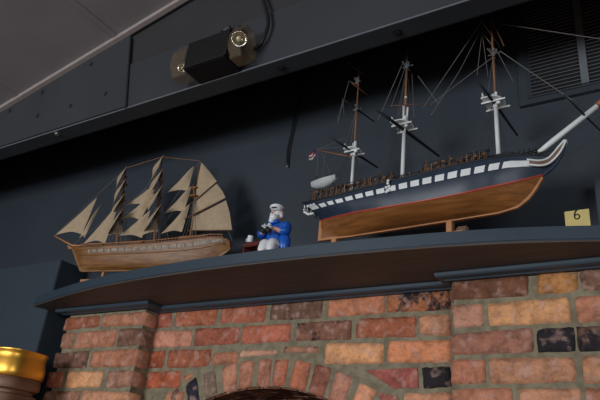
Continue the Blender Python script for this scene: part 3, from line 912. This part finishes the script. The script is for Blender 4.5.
# gaff, flag
bm = NB(); tube(bm, [f2(.096, .990), f2(-.05, 1.052)], [.0022, .0014], n=6); link('gaff', bm, M['topmast'], mz, smooth=True)
bm = NB()
g = []
for i in range(9):
    u = i/8
    g.append([f2(-.050-.026*u+.004*v_, 1.054-.028*v_-.010*u, .004*math.sin(u*6+v_)) for v_ in (0, .25, .5, .75, 1)])
g_ = grid(bm, g)
bm.faces.ensure_lookup_table()
for i_, f in enumerate(bm.faces):
    i, j = divmod(i_, 4)
    f.material_index = 2 if (i < 3 and j < 2) else (0 if j % 2 == 0 else 1)
bmesh.ops.solidify(bm, geom=bm.faces[:], thickness=.0008)
link('flag', bm, [M['flagred'], M['white'], M['flagblue']], fr2)
# bowsprit
bm = NB(); tube(bm, [f2(.640, .856), f2(.698, .896), f2(.819, .976)], [.0068, .0078, .0068], n=10)
bs = link('bowsprit', bm, M['white'], fr2, smooth=True)
bm = NB(); tube(bm, [f2(.80, .968), f2(.99, 1.095)], [.0038, .002], n=8); link('jibboom', bm, M['topmast'], bs, smooth=True)
bm = NB(); tube(bm, [f2(.812, .972), f2(.828, .983)], .0095, n=10); link('bowsprit_cap', bm, M['topmast'], bs, smooth=True)
yard(bs, (-.164, 1.493, .949), (-.028, -.11, 0), (.026, .10, 0), .0028, M['black'], 'spritsail_yard')
# rigging: (s, z, t) pairs
def line(a, b, r=.0009, m='rope', parent=fr2, sag=0.0, fr_=f2, name='stay'):
    A, B = fr_(*a), fr_(*b); bm = NB()
    P = [A.lerp(B, k_/6)-Vector((0, 0, math.sin(math.pi*k_/6)*sag)) for k_ in range(7)]
    tube(bm, P, r, n=5); link(name, bm, M[m], parent)
def onf(px, py):
    d = ray(px, py); n = f2.n; t = f2.o.dot(n)/d.dot(n); P = d*t
    return ((P-f2.o).dot(f2.d), P.z)
for (x0, y0, x1, y1, r, m) in [
    (484, 18, 423, 108, .0013, 'rope'), (493, 57, 430, 105, .0012, 'rope'), (500, 51, 572, 100, .0015, 'rope'), (502, 24, 640, 45, .0013, 'rope'),
    (496, 49, 513, 81, .0010, 'rope'), (489, 14, 504, 46, .0014, 'topmast'), (482, 32, 477, 76, .0010, 'rope'), (482, 32, 488, 76, .0010, 'rope'), (482, 32, 497, 52, .0013, 'rope'),
    (534, 141, 592, 88, .0008, 'darkrope'), (538, 143, 600, 84, .0008, 'darkrope'), (528, 140, 575, 100, .0008, 'darkrope'), (498, 60, 640, 140, .0007, 'darkrope'),
    (548, 143, 610, 112, .0007, 'darkrope'), (558, 160, 600, 138, .0007, 'darkrope'),
    (409, 49, 378, 120, .0014, 'rope'), (459, 72, 431, 115, .0013, 'rope'), (418, 76, 438, 103, .0012, 'rope'), (408, 60, 391, 107, .0010, 'rope'), (405, 80, 399, 118, .0008, 'rope'), (412, 74, 414, 118, .0008, 'rope'),
    (484, 24, 459, 72, .0010, 'rope'),
    (349, 81, 338, 121, .0011, 'rope'), (349, 81, 359, 85, .0012, 'rope'), (343, 99, 344, 116, .0009, 'rope'), (343, 99, 337, 124, .0008, 'rope'),
    (316, 150, 345, 138, .0007, 'rope'), (319, 149, 353, 146, .0007, 'rope'), (318, 151, 316, 186, .0008, 'rope'), (321, 152, 334, 182, .0007, 'rope'), (325, 152, 322, 184, .0006, 'rope')]:
    line((*onf(x0, y0), 0), (*onf(x1, y1), 0), r*.8, m)
for a, zt_, n_ in ((.099, 1.0, 4), (.272, 1.05, 5), (.555, 1.05, 5)):
    for side in (1, -1):
        for k_ in range(n_):
            line((a-.002, zt_, side*.02), (a-.03+k_*.012, .85, side*.076), .00045, 'darkrope', name='shroud')
for a, z0_, z1_ in ((.098, 1.012, 1.17), (.276, 1.06, 1.28), (.555, 1.06, 1.23)):
    for side in (1, -1):
        for q in (-.012, .008): line((a, z1_, 0), (a+q, z0_, side*.036), .0006, 'rope', name='shroud')
# stern boat
bt = NB()
bp_ = []
for i in range(13):
    u = i/12; w_ = .016*math.sin(math.pi*min(1, .16+u*.68)); a = -.012+.088*u
    zt_ = .890+.008*u+.003*(2*u-1)**2; hb_ = .026*math.sin(math.pi*min(1, .2+u*.6))
    bp_.append([f2(a, zt_-hb_*(1-abs(t)**3), .055+w_*t) for t in (-1, -.8, -.5, 0, .5, .8, 1)])
grid(bt, bp_)
bmesh.ops.solidify(bt, geom=bt.faces[:], thickness=.0015)
for u in (.25, .5, .75): tube(bt, [f2(-.012+.088*u, .892, .044), f2(-.012+.088*u, .892, .066)], .0015, n=5)
bo = link('rowing_boat', bt, M['white'], fr2, smooth=True, auto=50); bo['label'] = 'white rowing boat hung over the stern'
bm = NB()
for a in (.005, .06):
    bm = NB(); tube(bm, [f2(a, .830, .03), f2(a-.004, .905, .04), f2(a-.004, .915, .056), f2(a-.004, .894, .056)], .0014, n=6); link('davit', bm, M['black'], fr2)
# stand
st = thing('display_stand', (-.6, 1.52, .645), 'tan wooden display stand holding up the black-hulled model frigate', 'stand')
for a in (.055, .418):
    bm = NB(); box(bm, -.008, .008, -.012, .012, .66, .7125, bev=.001, mtx=Matrix.Translation(f2(a, 0))); link('post', bm, M['tanwood'], st)
bm = NB(); box(bm, -.04, .47, -.05, .05, .6455, .662, bev=.002, mtx=Matrix.Translation(f2(0, 0)) @ Matrix.Rotation(R(-2.4), 4, 'Z')); link('base', bm, M['tanwood'], st)
bm = NB(); box(bm, -.014, .018, -.014, .014, .661, .690, bev=.004, mtx=Matrix.Translation(f2(.452, 0))); link('end_block', bm, M['brownspar'], st)

# ------------------------------------------------------------ tan three-masted ship under sail
f1 = Frame((-1.957, 1.474), 12.5)
sh = thing('model_ship', (-1.68, 1.54, .70), 'tan wooden three-masted model ship under cream sails, beside the sailor figurine', 'model ship')
KL = [(-.071, .795, .795), (-.055, .772, .772), (-.03, .735, .735), (-.005, .703, .703), (.02, .701, .701), (.25, .697, .697), (.43, .695, .695), (.50, .706, .706), (.55, .724, .724), (.58, .740, .740), (.600, .754, .754), (.613, .766, .766)]
SR = [(-.071, .799, .006), (-.04, .794, .022), (.0, .789, .032), (.1, .785, .041), (.3, .787, .044), (.45, .796, .041), (.55, .806, .034), (.59, .806, .027), (.613, .794, .018)]
def h1(s, u, side, out=0.0):
    k_ = lerp(KL, s, 1); z1 = lerp(SR, s, 1); b = lerp(SR, s, 2)
    e = .38+.7*abs((s-.27)/.34)**3
    return f1(s, k_+(z1-k_)*u, side*max(.003, (b+out)*(u**e)))
SS = [-.071+.684*i/50 for i in range(51)]
bm = NB()
for side in (1, -1): grid(bm, [[h1(s, (j/12)**1.2, side) for j in range(13)] for s in SS], flip=side < 0)
grid(bm, [[h1(s, .93, 1, -.002) for s in SS], [h1(s, .93, -1, -.002) for s in SS]])
grid(bm, [[h1(SS[-1], j/12, 1) for j in range(13)], [h1(SS[-1], j/12, -1) for j in range(13)]])
bmesh.ops.remove_doubles(bm, verts=bm.verts[:], dist=1e-5)
link('hull', bm, M['goldhull'], sh, smooth=True, auto=60)
bm = NB()
for side in (1, -1):
    pts = []
    for i in range(91):
        s = .03+.56*i/90; lift = .0 if s < .38 else (s-.38)*.25
        pts.append([h1(s, min(.99, .70+lift*.4), side, .0022), h1(s, min(.995, .84+lift*.5), side, .003)])
    grid(bm, pts)
bm.faces.ensure_lookup_table()
for i, f in enumerate(bm.faces):
    if i % 5 == 2 and (i % 90) < 75: f.material_index = 1
link('plank_band', bm, [M['hullband'], M['darkwood']], sh)
for u, nm in ((.60, 'wale'), (.985, 'rail')):
    for side in (1, -1):
        bm = NB(); tube(bm, [h1(s, u, side, .001) for s in SS[2:-1]], .0022, n=6); link(nm, bm, M['goldhull'] if nm == 'wale' else M['darkwood'], sh, smooth=True)
bm = NB(); 
kk = [(-.075, .795), (-.058, .770), (-.033, .733), (-.009, .700), (.0, .696), (.44, .690), (.50, .700), (.50, .708), (.44, .698), (.0, .705), (-.002, .709), (-.026, .74), (-.05, .776), (-.067, .799)]
prism(bm, kk, -.004, .004, mapf=lambda a, t, z: f1(a, z, t)); link('keel', bm, M['goldhull'], sh)
bm = NB()
for a0, a1, w_, h_ in ((.01, .075, .016, .014), (.09, .12, .018, .009), (.16, .25, .02, .015), (.27, .33, .02, .010), (.41, .52, .022, .015)):
    zb = lerp(SR, (a0+a1)/2, 1)-.004
    box(bm, a0, a1, -w_, w_, zb, zb+h_+.010, bev=.001, mtx=Matrix.Translation(f1(0, 0)) @ Matrix.Rotation(R(12.5), 4, 'Z'))
link('deck_house', bm, M['darkwood'], sh)
bm = NB()
for side in (1, -1):
    P = [h1(s, 1.0, side, -.001)+Vector((0, 0, .009)) for s in SS[4:-2]]
    tube(bm, P, .0013, n=5)
    for i, p in enumerate(P):
        tube(bm, [p-Vector((0, 0, .010)), p], .0009, n=5)
link('deck_rail', bm, M['tanwood'], sh)
bm = NB(); tube(bm, [f1(.0, .800), f1(-.079, .808), f1(-.180, .853)], [.005, .0042, .0022], n=8)
bs1 = link('bowsprit', bm, M['tanwood'], sh, smooth=True)
bm = NB(); tube(bm, [f1(-.068, .792), f1(-.10, .806)], .003, n=6); ball(bm, f1(-.085, .797), .008, (1.4, .7, .8), sub=1); link('figurehead', bm, M['tanwood'], sh)
def mast1(a0, z0, a1, z1, m='brownspar'):
    bm = NB(); tube(bm, [f1(a0, z0-.03), f1((a0+a1)/2, (z0+z1)/2), f1(a1, z1)], [.0048, .0038, .0018], n=8)
    return link('mast', bm, M[m], sh, smooth=True)
ma = mast1(.131, .800, .087, 1.139, 'topmast'); mb = mast1(.298, .800, .247, 1.176, 'topmast'); mc = mast1(.446, .810, .424, 1.142, 'topmast')
def ma_at(m_, z):
    (a0, z0, a1, z1) = m_; u = (z-z0)/(z1-z0); return a0+(a1-a0)*u
MA = (.131, .80, .087, 1.139); MB = (.298, .80, .247, 1.176); MC = (.446, .81, .424, 1.142)
# tops on the mizzen
bm = NB()
for t in (-1, 1): tube(bm, [f1(.425, 1.025, t*.012), f1(.435, .98, t*.012)], .003, n=6)
box(bm, -.014, .014, -.018, .018, -.003, .003, mtx=Matrix.Translation(f1(.433, .985))); box(bm, -.012, .012, -.014, .014, -.003, .003, mtx=Matrix.Translation(f1(.430, 1.02)))
link('top_platform', bm, M['topmast'], mc)
for mo_, mm_ in ((ma, MA), (mb, MB)):
    for z_ in (.905, 1.0, 1.07):
        bm = NB(); a_ = ma_at(mm_, z_)
        ball(bm, f1(a_+.006, z_, .010), .010, (1.2, .9, .6), sub=1); tube(bm, [f1(a_+.010, z_-.02, .006), f1(a_+.004, z_+.03, .004)], .004, n=6)
        tube(bm, [f1(a_, z_, -.02), f1(a_, z_, .02)], .003, n=6); link('top_platform', bm, M['brownspar'], mo_, smooth=True)
# square sails, braced hard round, each hung from its own yard
yd = (Vector((-.73, .68, 0)).normalized())            # the yards point nearly along this heading
def square(mo, mm, z1, z0, w1, w0, swing, fwd, belly):
    a1, a0 = ma_at(mm, z1), ma_at(mm, z0)
    y_ = Matrix.Rotation(R(swing), 3, 'Z') @ yd
    T = f1(a1-.004, z1); B = f1(a0-fwd, z0)
    bm = NB(); tube(bm, [T-y_*w1*1.08, T+y_*w1*1.08], .0022, n=6); link('yard', bm, M['brownspar'], mo, smooth=True)
    off = -f1.d*.003
    sheet('square_sail', [T-y_*w1+off, T+y_*w1+off, B+y_*w0, B-y_*w0], mo, M['sail'], belly=belly, bdir=(-f1.d*.8+Vector((0, 0, -.1))), n=10)
for z1, z0, w1, w0, fwd in ((1.125, 1.070, .050, .064, .020), (1.062, 1.000, .064, .076, .022), (.992, .935, .076, .086, .026), (.925, .840, .086, .095, .035)):
    square(ma, MA, z1, z0, w1*.9, w0, 9, fwd*1.5, .022)
for z1, z0, w1, w0, fwd in ((1.160, 1.100, .050, .066, .018), (1.092, 1.022, .066, .078, .024), (1.012, .940, .078, .088, .028), (.930, .845, .088, .098, .038)):
    square(mb, MB, z1, z0, w1*.9, w0, 9, fwd*1.5, .024)
def tri(pts, belly=.012, name='staysail', t=0.0, parent=sh):
    sheet(name, [f1(a, z, t) for a, z in pts], parent, M['sail'], belly=belly, bdir=f1.n, n=10)
def stay1(a, b, r=.0008, m='rope'): line((*a, 0), (*b, 0), r, m, sh, fr_=f1)
J = [[(-.019, 1.012), (-.173, .856), (-.045, .853)], [(.009, .982), (-.055, .838), (-.030, .838)], [(.096, .985), (-.026, .812), (.075, .808)]]
for p in J: tri(p, .010, 'jib')
S = [[(.251, 1.054), (.129, .971), (.227, .960)], [(.252, 1.017), (.126, .911), (.210, .900)], [(.247, .940), (.130, .839), (.236, .826)],
     [(.402, 1.121), (.305, 1.011), (.396, 1.013)], [(.409, 1.036), (.311, .922), (.396, .925)], [(.417, .961), (.316, .839), (.404, .843)]]
for p in S: tri(p, .014)
# lower sails between the masts
tri([(.118, .905), (.060, .842), (.150, .845)], .010); tri([(.285, .905), (.225, .835), (.300, .850)], .010)
# spanker and topsail
def polysail(name, pts, t=0.0, belly=.012):
    bm = NB(); cen = Vector((sum(p[0] for p in pts)/len(pts), sum(p[1] for p in pts)/len(pts), 0))
    n = 7; rings = []
    P = []
    for i in range(len(pts)):
        a, b = pts[i], pts[(i+1) % len(pts)]
        for k_ in range(4): P.append((a[0]+(b[0]-a[0])*k_/4, a[1]+(b[1]-a[1])*k_/4))
    for k_ in range(n):
        u = 1-k_/n
        rings.append([bm.verts.new(f1(cen.x+(x-cen.x)*u, cen.y+(z-cen.y)*u, t+belly*(1-u*u))) for x, z in P])
    for A, B in zip(rings, rings[1:]):
        for k_ in range(len(P)): bm.faces.new((A[k_], A[(k_+1) % len(P)], B[(k_+1) % len(P)], B[k_]))
    bm.faces.new(rings[-1])
    bmesh.ops.recalc_face_normals(bm, faces=bm.faces[:])
    bmesh.ops.solidify(bm, geom=bm.faces[:], thickness=.0012)
    return link(name, bm, M['sail'], mc, smooth=True, auto=60)
polysail('topsail', [(.432, 1.134), (.474, 1.090), (.513, 1.045), (.430, .966)], 0, .008)
polysail('spanker', [(.432, .960), (.515, 1.034), (.545, 1.000), (.563, .970), (.434, .904)], 0, .008)
polysail('spanker', [(.434, .898), (.565, .962), (.588, .910), (.608, .842), (.446, .849)], 0, .010)
for a, b in (((.417, .949), (.520, 1.042)), ((.408, .893), (.568, .970)), ((.43, .845), (.615, .838))):
    bm = NB(); tube(bm, [f1(*a, .006), f1(*b, .006)], .0022, n=6); link('gaff', bm, M['brownspar'], mc, smooth=True)
for a, b in (((.087, 1.139), (.247, 1.176)), ((.247, 1.176), (.424, 1.142)), ((.087, 1.139), (-.180, .853)), ((.247, 1.12), (.12, .90)), ((.131, .98), (-.08, .808)),
             ((.424, 1.14), (.29, .88)), ((.42, 1.05), (.29, .83)), ((.25, 1.07), (.12, .965)), ((.424, 1.14), (.615, .80)), ((.24, 1.08), (.36, .80)), ((.087, 1.1), (.17, .80))):
    stay1(a, b, .0009)
bm = NB()
tube(bm, [f1(.087, 1.139), f1(.247, 1.176), f1(.424, 1.142)], .0013, n=5); link('triatic_stay', bm, M['topmast'], sh)
for mm, zt_ in ((MA, .98), (MB, 1.0), (MC, .99)):
    for side in (1, -1):
        for k_ in range(5):
            line((ma_at(mm, zt_), zt_, side*.004), (ma_at(mm, .8)-.01+k_*.013, .802, side*.040), .0008, 'rope', sh, fr_=f1, name='shroud')
# a stand for it
st = thing('display_stand', (-1.68, 1.54, .645), 'small pale wooden display stand under the tan model ship', 'stand')
for a in (.10, .44):
    bm = NB(); tube(bm, [f1(a, .652), f1(a, .6930 if a < .2 else .6880)], .0055, n=10); link('post', bm, M['tanwood'], st)
bm = NB(); box(bm, .03, .50, -.035, .035, .6455, .655, bev=.002, mtx=Matrix.Translation(f1(0, 0)) @ Matrix.Rotation(R(12.5), 4, 'Z')); link('base', bm, M['tanwood'], st)

# ------------------------------------------------------------ sailor figurine
sf = thing('sailor_figurine', (-1.06, 1.455, .645), 'sailor figurine in white cap, bright blue coat and beard, beside a maroon bench', 'figurine')
def G(px, py, Y=1.455): return atY(px, py, Y)
def skin_mesh(name, verts, edges, radii, m, parent, root=0, sub=2):
    me = bpy.data.meshes.new(name)
    w0 = Vector((0, 0, H)) - (parent.location if parent.parent is None else parent.location+parent.parent.location)
    me.from_pydata([tuple(Vector(v)+w0) for v in verts], edges, [])
    o = bpy.data.objects.new(name, me); C.objects.link(o); o.parent = parent
    md = o.modifiers.new('skin', 'SKIN'); md.use_smooth_shade = True
    for i, r_ in enumerate(radii):
        r_ = r_ if isinstance(r_, tuple) else (r_, r_)
        me.skin_vertices[0].data[i].radius = r_
    me.skin_vertices[0].data[root].use_root = True
    sm = o.modifiers.new('sub', 'SUBSURF'); sm.levels = sub; sm.render_levels = sub
    me.materials.append(m)
    return o
# body: one continuous figure (pelvis, chest, neck, head, arms, legs)
fx = Vector((.05, -1, 0)).normalized()       # the way he faces
fs_ = Vector((fx.y, -fx.x, 0))                  # his right-hand side... (towards -x)
if fs_.x > 0: fs_ = -fs_
ctr = Vector((-1.074, 1.475, 0))
def Q(f, s, z): return ctr + fx*f + fs_*s + Vector((0, 0, z))
body_v = [Q(0, 0, .690), Q(0, 0, .725), Q(0, 0, .757), Q(.004, 0, .775), Q(.010, 0, .798),
          Q(-.002, .034, .756), Q(.016, .045, .728), Q(.042, .012, .735),
          Q(-.002, -.034, .756), Q(.016, -.045, .728), Q(.042, -.010, .738),
          Q(.006, .012, .684), Q(.034, .014, .692), Q(.043, .016, .653),
          Q(.006, -.012, .684), Q(.034, -.012, .692), Q(.043, -.013, .653)]
body_e = [(0, 1), (1, 2), (2, 3), (3, 4), (2, 5), (5, 6), (6, 7), (2, 8), (8, 9), (9, 10), (0, 11), (11, 12), (12, 13), (0, 14), (14, 15), (15, 16)]
body_r = [.018, .020, .018, .010, .021, .011, .009, .007, .011, .009, .007, .011, .010, .008, .011, .010, .008]
skin_mesh('body', body_v, body_e, body_r, M['skin'], sf)
# blue coat
cv = [Q(-.004, 0, .672), Q(-.002, 0, .705), Q(-.001, 0, .735), Q(-.002, 0, .762), Q(-.004, .034, .757), Q(.014, .047, .729), Q(.032, .026, .731), Q(-.004, -.036, .757), Q(.012, -.050, .729), Q(.032, -.026, .734)]
skin_mesh('coat', cv, [(0, 1), (1, 2), (2, 3), (3, 4), (4, 5), (5, 6), (3, 7), (7, 8), (8, 9)], [.030, .031, .032, .024, .0185, .0170, .0150, .0185, .0170, .0150], M['blueCoat'], sf, root=1)
# coat skirt that hangs behind on the shelf side
bm = NB(); ball(bm, Q(.002, -.036, .698), .026, (.8, .8, 1.5)); ball(bm, Q(-.012, -.002, .680), .030, (1, .9, 1.0)); link('coat_tail', bm, M['blueCoat'], sf, smooth=True)
bm = NB(); tube(bm, [Q(.018, -.02, .770), Q(.026, 0, .765), Q(.018, .02, .770)], .007, n=8); link('collar', bm, M['blueCoat'], sf, smooth=True)
# white trousers: seated lap and knees
tv = [Q(.006, 0, .684), Q(.012, .014, .690), Q(.036, .015, .696), Q(.044, .017, .655), Q(.012, -.013, .690), Q(.036, -.013, .696), Q(.044, -.014, .655), Q(.020, .002, .710)]
skin_mesh('trousers', tv, [(0, 1), (1, 2), (2, 3), (0, 4), (4, 5), (5, 6), (0, 7)], [.027, .0185, .0170, .0140, .0185, .0170, .0140, .024], M['whiteGlaze'], sf)
bm = NB()
for s in (.018, -.015): ball(bm, Q(.054, s, .651), .011, (1.5, 1, .6))
link('shoe', bm, M['maroon'], sf, smooth=True)
# hair, beard, cap; the head is turned aside
fx_b, fs_b = fx, fs_
hc = Q(.010, 0, .802)
fx = Vector((.10, -.98, -.15)).normalized(); fs_ = Vector((-.99, -.10, 0)).normalized()
bm = NB(); ball(bm, hc+fx*.014+Vector((0, 0, -.019)), .0145, (1, 1, .9)); ball(bm, hc+fx*.018+Vector((-.004, 0, -.029)), .010); 
for s in (-1, 1): ball(bm, hc-fx*.002+fs_*s*.0165+Vector((0, 0, -.010)), .0070, (1, 1, 1.3)); ball(bm, hc+fx*.0235+fs_*s*.005+Vector((0, 0, -.0085)), .0038)
link('beard', bm, M['whiteGlaze'], sf, smooth=True)
bm = NB(); ball(bm, hc-fx*.0135+Vector((0, 0, .001)), .0180, (.95, .95, .9)); link('hair', bm, M['whiteGlaze'], sf, smooth=True)
bm = NB()
ball(bm, hc+Vector((0, 0, .019))+fx*.002, .0235, (1.0, 1.0, .42)); ball(bm, hc+Vector((0, 0, .013))+fx*.001, .0195, (1, 1, .4))
cp = link('cap', bm, M['whiteGlaze'], sf, smooth=True)
bm = NB(); ball(bm, hc+Vector((0, 0, .0135))+fx*.016, .0085, (1.3, 1.1, .22)); link('cap_peak', bm, M['ink'], cp, smooth=True)
bm = NB(); ball(bm, hc+fx*.0245+Vector((0, 0, -.001)), .0048); link('nose', bm, M['skin'], sf, smooth=True)
for s in (-1, 1):
    bm = NB(); ball(bm, hc+fx*.0195+fs_*s*.0065+Vector((0, 0, .004)), .0018, sub=1); link('eye', bm, M['ink'], sf, smooth=True)
    bm = NB(); ball(bm, hc+fs_*s*.0205+fx*.002, .0045, (.6, .6, 1.1), sub=1); link('ear', bm, M['skin'], sf, smooth=True)
fx, fs_ = fx_b, fs_b
# clasped hands with fingers, holding black binoculars
for s in (1, -1):
    bm = NB(); pc = Q(.050, s*.009, .737)
    ball(bm, pc, .0078, (1, 1.1, .8))
    for k_ in range(4):
        b0 = pc+fs_*(s*.006-s*.0035*k_)+fx*.004+Vector((0, 0, .003)); L2 = (.0075, .009, .0085, .007)[k_]
        tube(bm, [b0, b0+fx*L2*.6+Vector((0, 0, .001)), b0+fx*L2-fs_*s*.002-Vector((0, 0, .0035))], [.0022, .002, .0015], n=6)
    tube(bm, [pc+fs_*s*.004+Vector((0, 0, .004)), pc+Vector((0, 0, .0085))+fx*.004, pc-fs_*s*.004+Vector((0, 0, .0085))+fx*.008], [.0026, .0023, .0017], n=6)
    link('hand', bm, M['whiteGlaze'], sf, smooth=True)
bm = NB()
for s in (1, -1): tube(bm, [Q(.050, s*.009, .722), Q(.066, s*.010, .724)], [.0065, .0085], n=12)
tube(bm, [Q(.055, -.009, .724), Q(.055, .009, .724)], .004, n=8)
link('binoculars', bm, M['ink'], sf, smooth=True)
# the little maroon table and mug beside him
bx, by = -1.127, 1.440
bm = NB(); tube(bm, [(bx-.030, by, .690), (bx-.015, by, .6965), (bx+.02, by, .695), (bx+.030, by, .699)], [.006, .0075, .0075, .0065], n=10)
box(bm, bx-.030, bx+.032, by-.018, by+.018, .681, .692, bev=.002); tb = link('bench', bm, M['maroon'], sf, smooth=True, auto=40)
for dx in (-.026, .032):
    for dy in (-.013, .013):
        bm = NB(); tube(bm, [(bx+dx, by+dy, .6455), (bx+dx*.9, by+dy, .685)], [.0055, .0045], n=8); link('leg', bm, M['maroon'], sf, smooth=True)
mz_ = .700
bm = NB(); lathe(bm, [(.0005, mz_), (.0080, mz_), (.0090, mz_+.008), (.0086, mz_+.021), (.0074, mz_+.021), (.0070, mz_+.004), (.0005, mz_+.003)], bx-.014, by-.004, 20)
tube(bm, [(bx-.023, by-.004, mz_+.016), (bx-.029, by-.004, mz_+.012), (bx-.028, by-.004, mz_+.006), (bx-.023, by-.004, mz_+.004)], .0013, n=6)
link('mug', bm, M['whiteGlaze'], sf, smooth=True, auto=50)

# ------------------------------------------------------------ numbered card
pl = thing('number_plaque', (-.24, 1.535, .645), 'pale yellow card marked 6 standing on the shelf below the bow', 'sign')
bm = NB()
A = [atY(565, 212, 1.535), atY(589, 209, 1.535), atY(591, 227, 1.535), atY(566, 229, 1.535)]
x0, x1 = A[3].x, A[2].x; zt_ = A[0].z
box(bm, x0, x1, 1.533, 1.536, .6455, zt_, bev=.0006)
link('card', bm, M['plaque'], pl)
bm = NB()
cx6, cz6 = (x0+x1)/2, (zt_+.655)/2+.012
circ = [(cx6+.0058*math.cos(t*math.pi/8), 1.5325, cz6-.004+.0062*math.sin(t*math.pi/8)) for t in range(17)]
tube(bm, circ, .0017, n=6)
tube(bm, [(cx6-.0058, 1.5325, cz6-.003), (cx6-.0050, 1.5325, cz6+.005), (cx6-.0022, 1.5325, cz6+.011), (cx6+.003, 1.5325, cz6+.0155)], .0018, n=6)
link('numeral', bm, M['ink'], pl)
bm = NB(); box(bm, (x0+x1)/2-.008, (x0+x1)/2+.008, 1.536, 1.556, .6455, .65); link('foot', bm, M['plaque'], pl)

# ------------------------------------------------------------ gold drum on a turned wooden pedestal
gx, gy, RX, RY = -2.385, 1.465, .30, .118
def oval(bm, prof, n=96):
    """prof: (scale of the oval, height)"""
    rings = []
    for q, z in prof:
        ring = []
        for k_ in range(n):
            t = 2*math.pi*k_/n; c_, s_ = math.cos(t), math.sin(t)
            x = math.copysign(abs(c_)**.6, c_)*RX*q; y = math.copysign(abs(s_)**.6, s_)*(RY-RX*(1-q))
            if RY-RX*(1-q) < .002: y = math.copysign(abs(s_)**.8, s_)*.002*q
            ring.append(bm.verts.new((gx+x, gy+y, z)))
        rings.append(ring)
    for a, b in zip(rings, rings[1:]):
        for k_ in range(n): bm.faces.new((a[k_], a[(k_+1) % n], b[(k_+1) % n], b[k_]))
    bm.faces.new(rings[0][::-1]); bm.faces.new(rings[-1])
zt_, zb_ = atY(15, 347.5, gy-RY).z, atY(15, 378, gy-RY).z
zt_ += .010; zb_ += .022
gd = thing('gold_vessel', (gx, gy, zb_), 'shiny gold oval vessel resting on a brown wooden plinth', 'vessel')
bm = NB()
h_ = zt_-zb_
oval(bm, [(.93, zb_), (.985, zb_), (.992, zb_+.002), (1.0, zb_+h_*.18), (1.0, zb_+h_*.40), (.985, zb_+h_*.62), (.978, zb_+h_*.78), (.985, zt_-.008), (.997, zt_-.004), (.997, zt_), (.98, zt_+.001), (.965, zt_-.008), (.955, zb_+.02)])
link('bowl', bm, M['gold'], gd, smooth=True, auto=50)
wd = thing('wooden_plinth', (gx, gy, -H), 'oval brown wooden plinth carrying the gold vessel', 'plinth')
bm = NB()
pz = zb_-.0005
oval(bm, [(.95, -H+.0005), (.97, -H+.02), (.97, -H+.10), (.93, -H+.12), (.90, -H+.5), (.92, pz-.16), (.975, pz-.145), (.985, pz-.085), (.97, pz-.060), (.93, pz-.056), (.93, pz-.046), (.98, pz-.040), (.99, pz-.030), (.985, pz-.006), (.97, pz)])
bmesh.ops.recalc_face_normals(bm, faces=bm.faces[:])
link('plinth_body', bm, M['basketwood'], wd, smooth=True, auto=50)
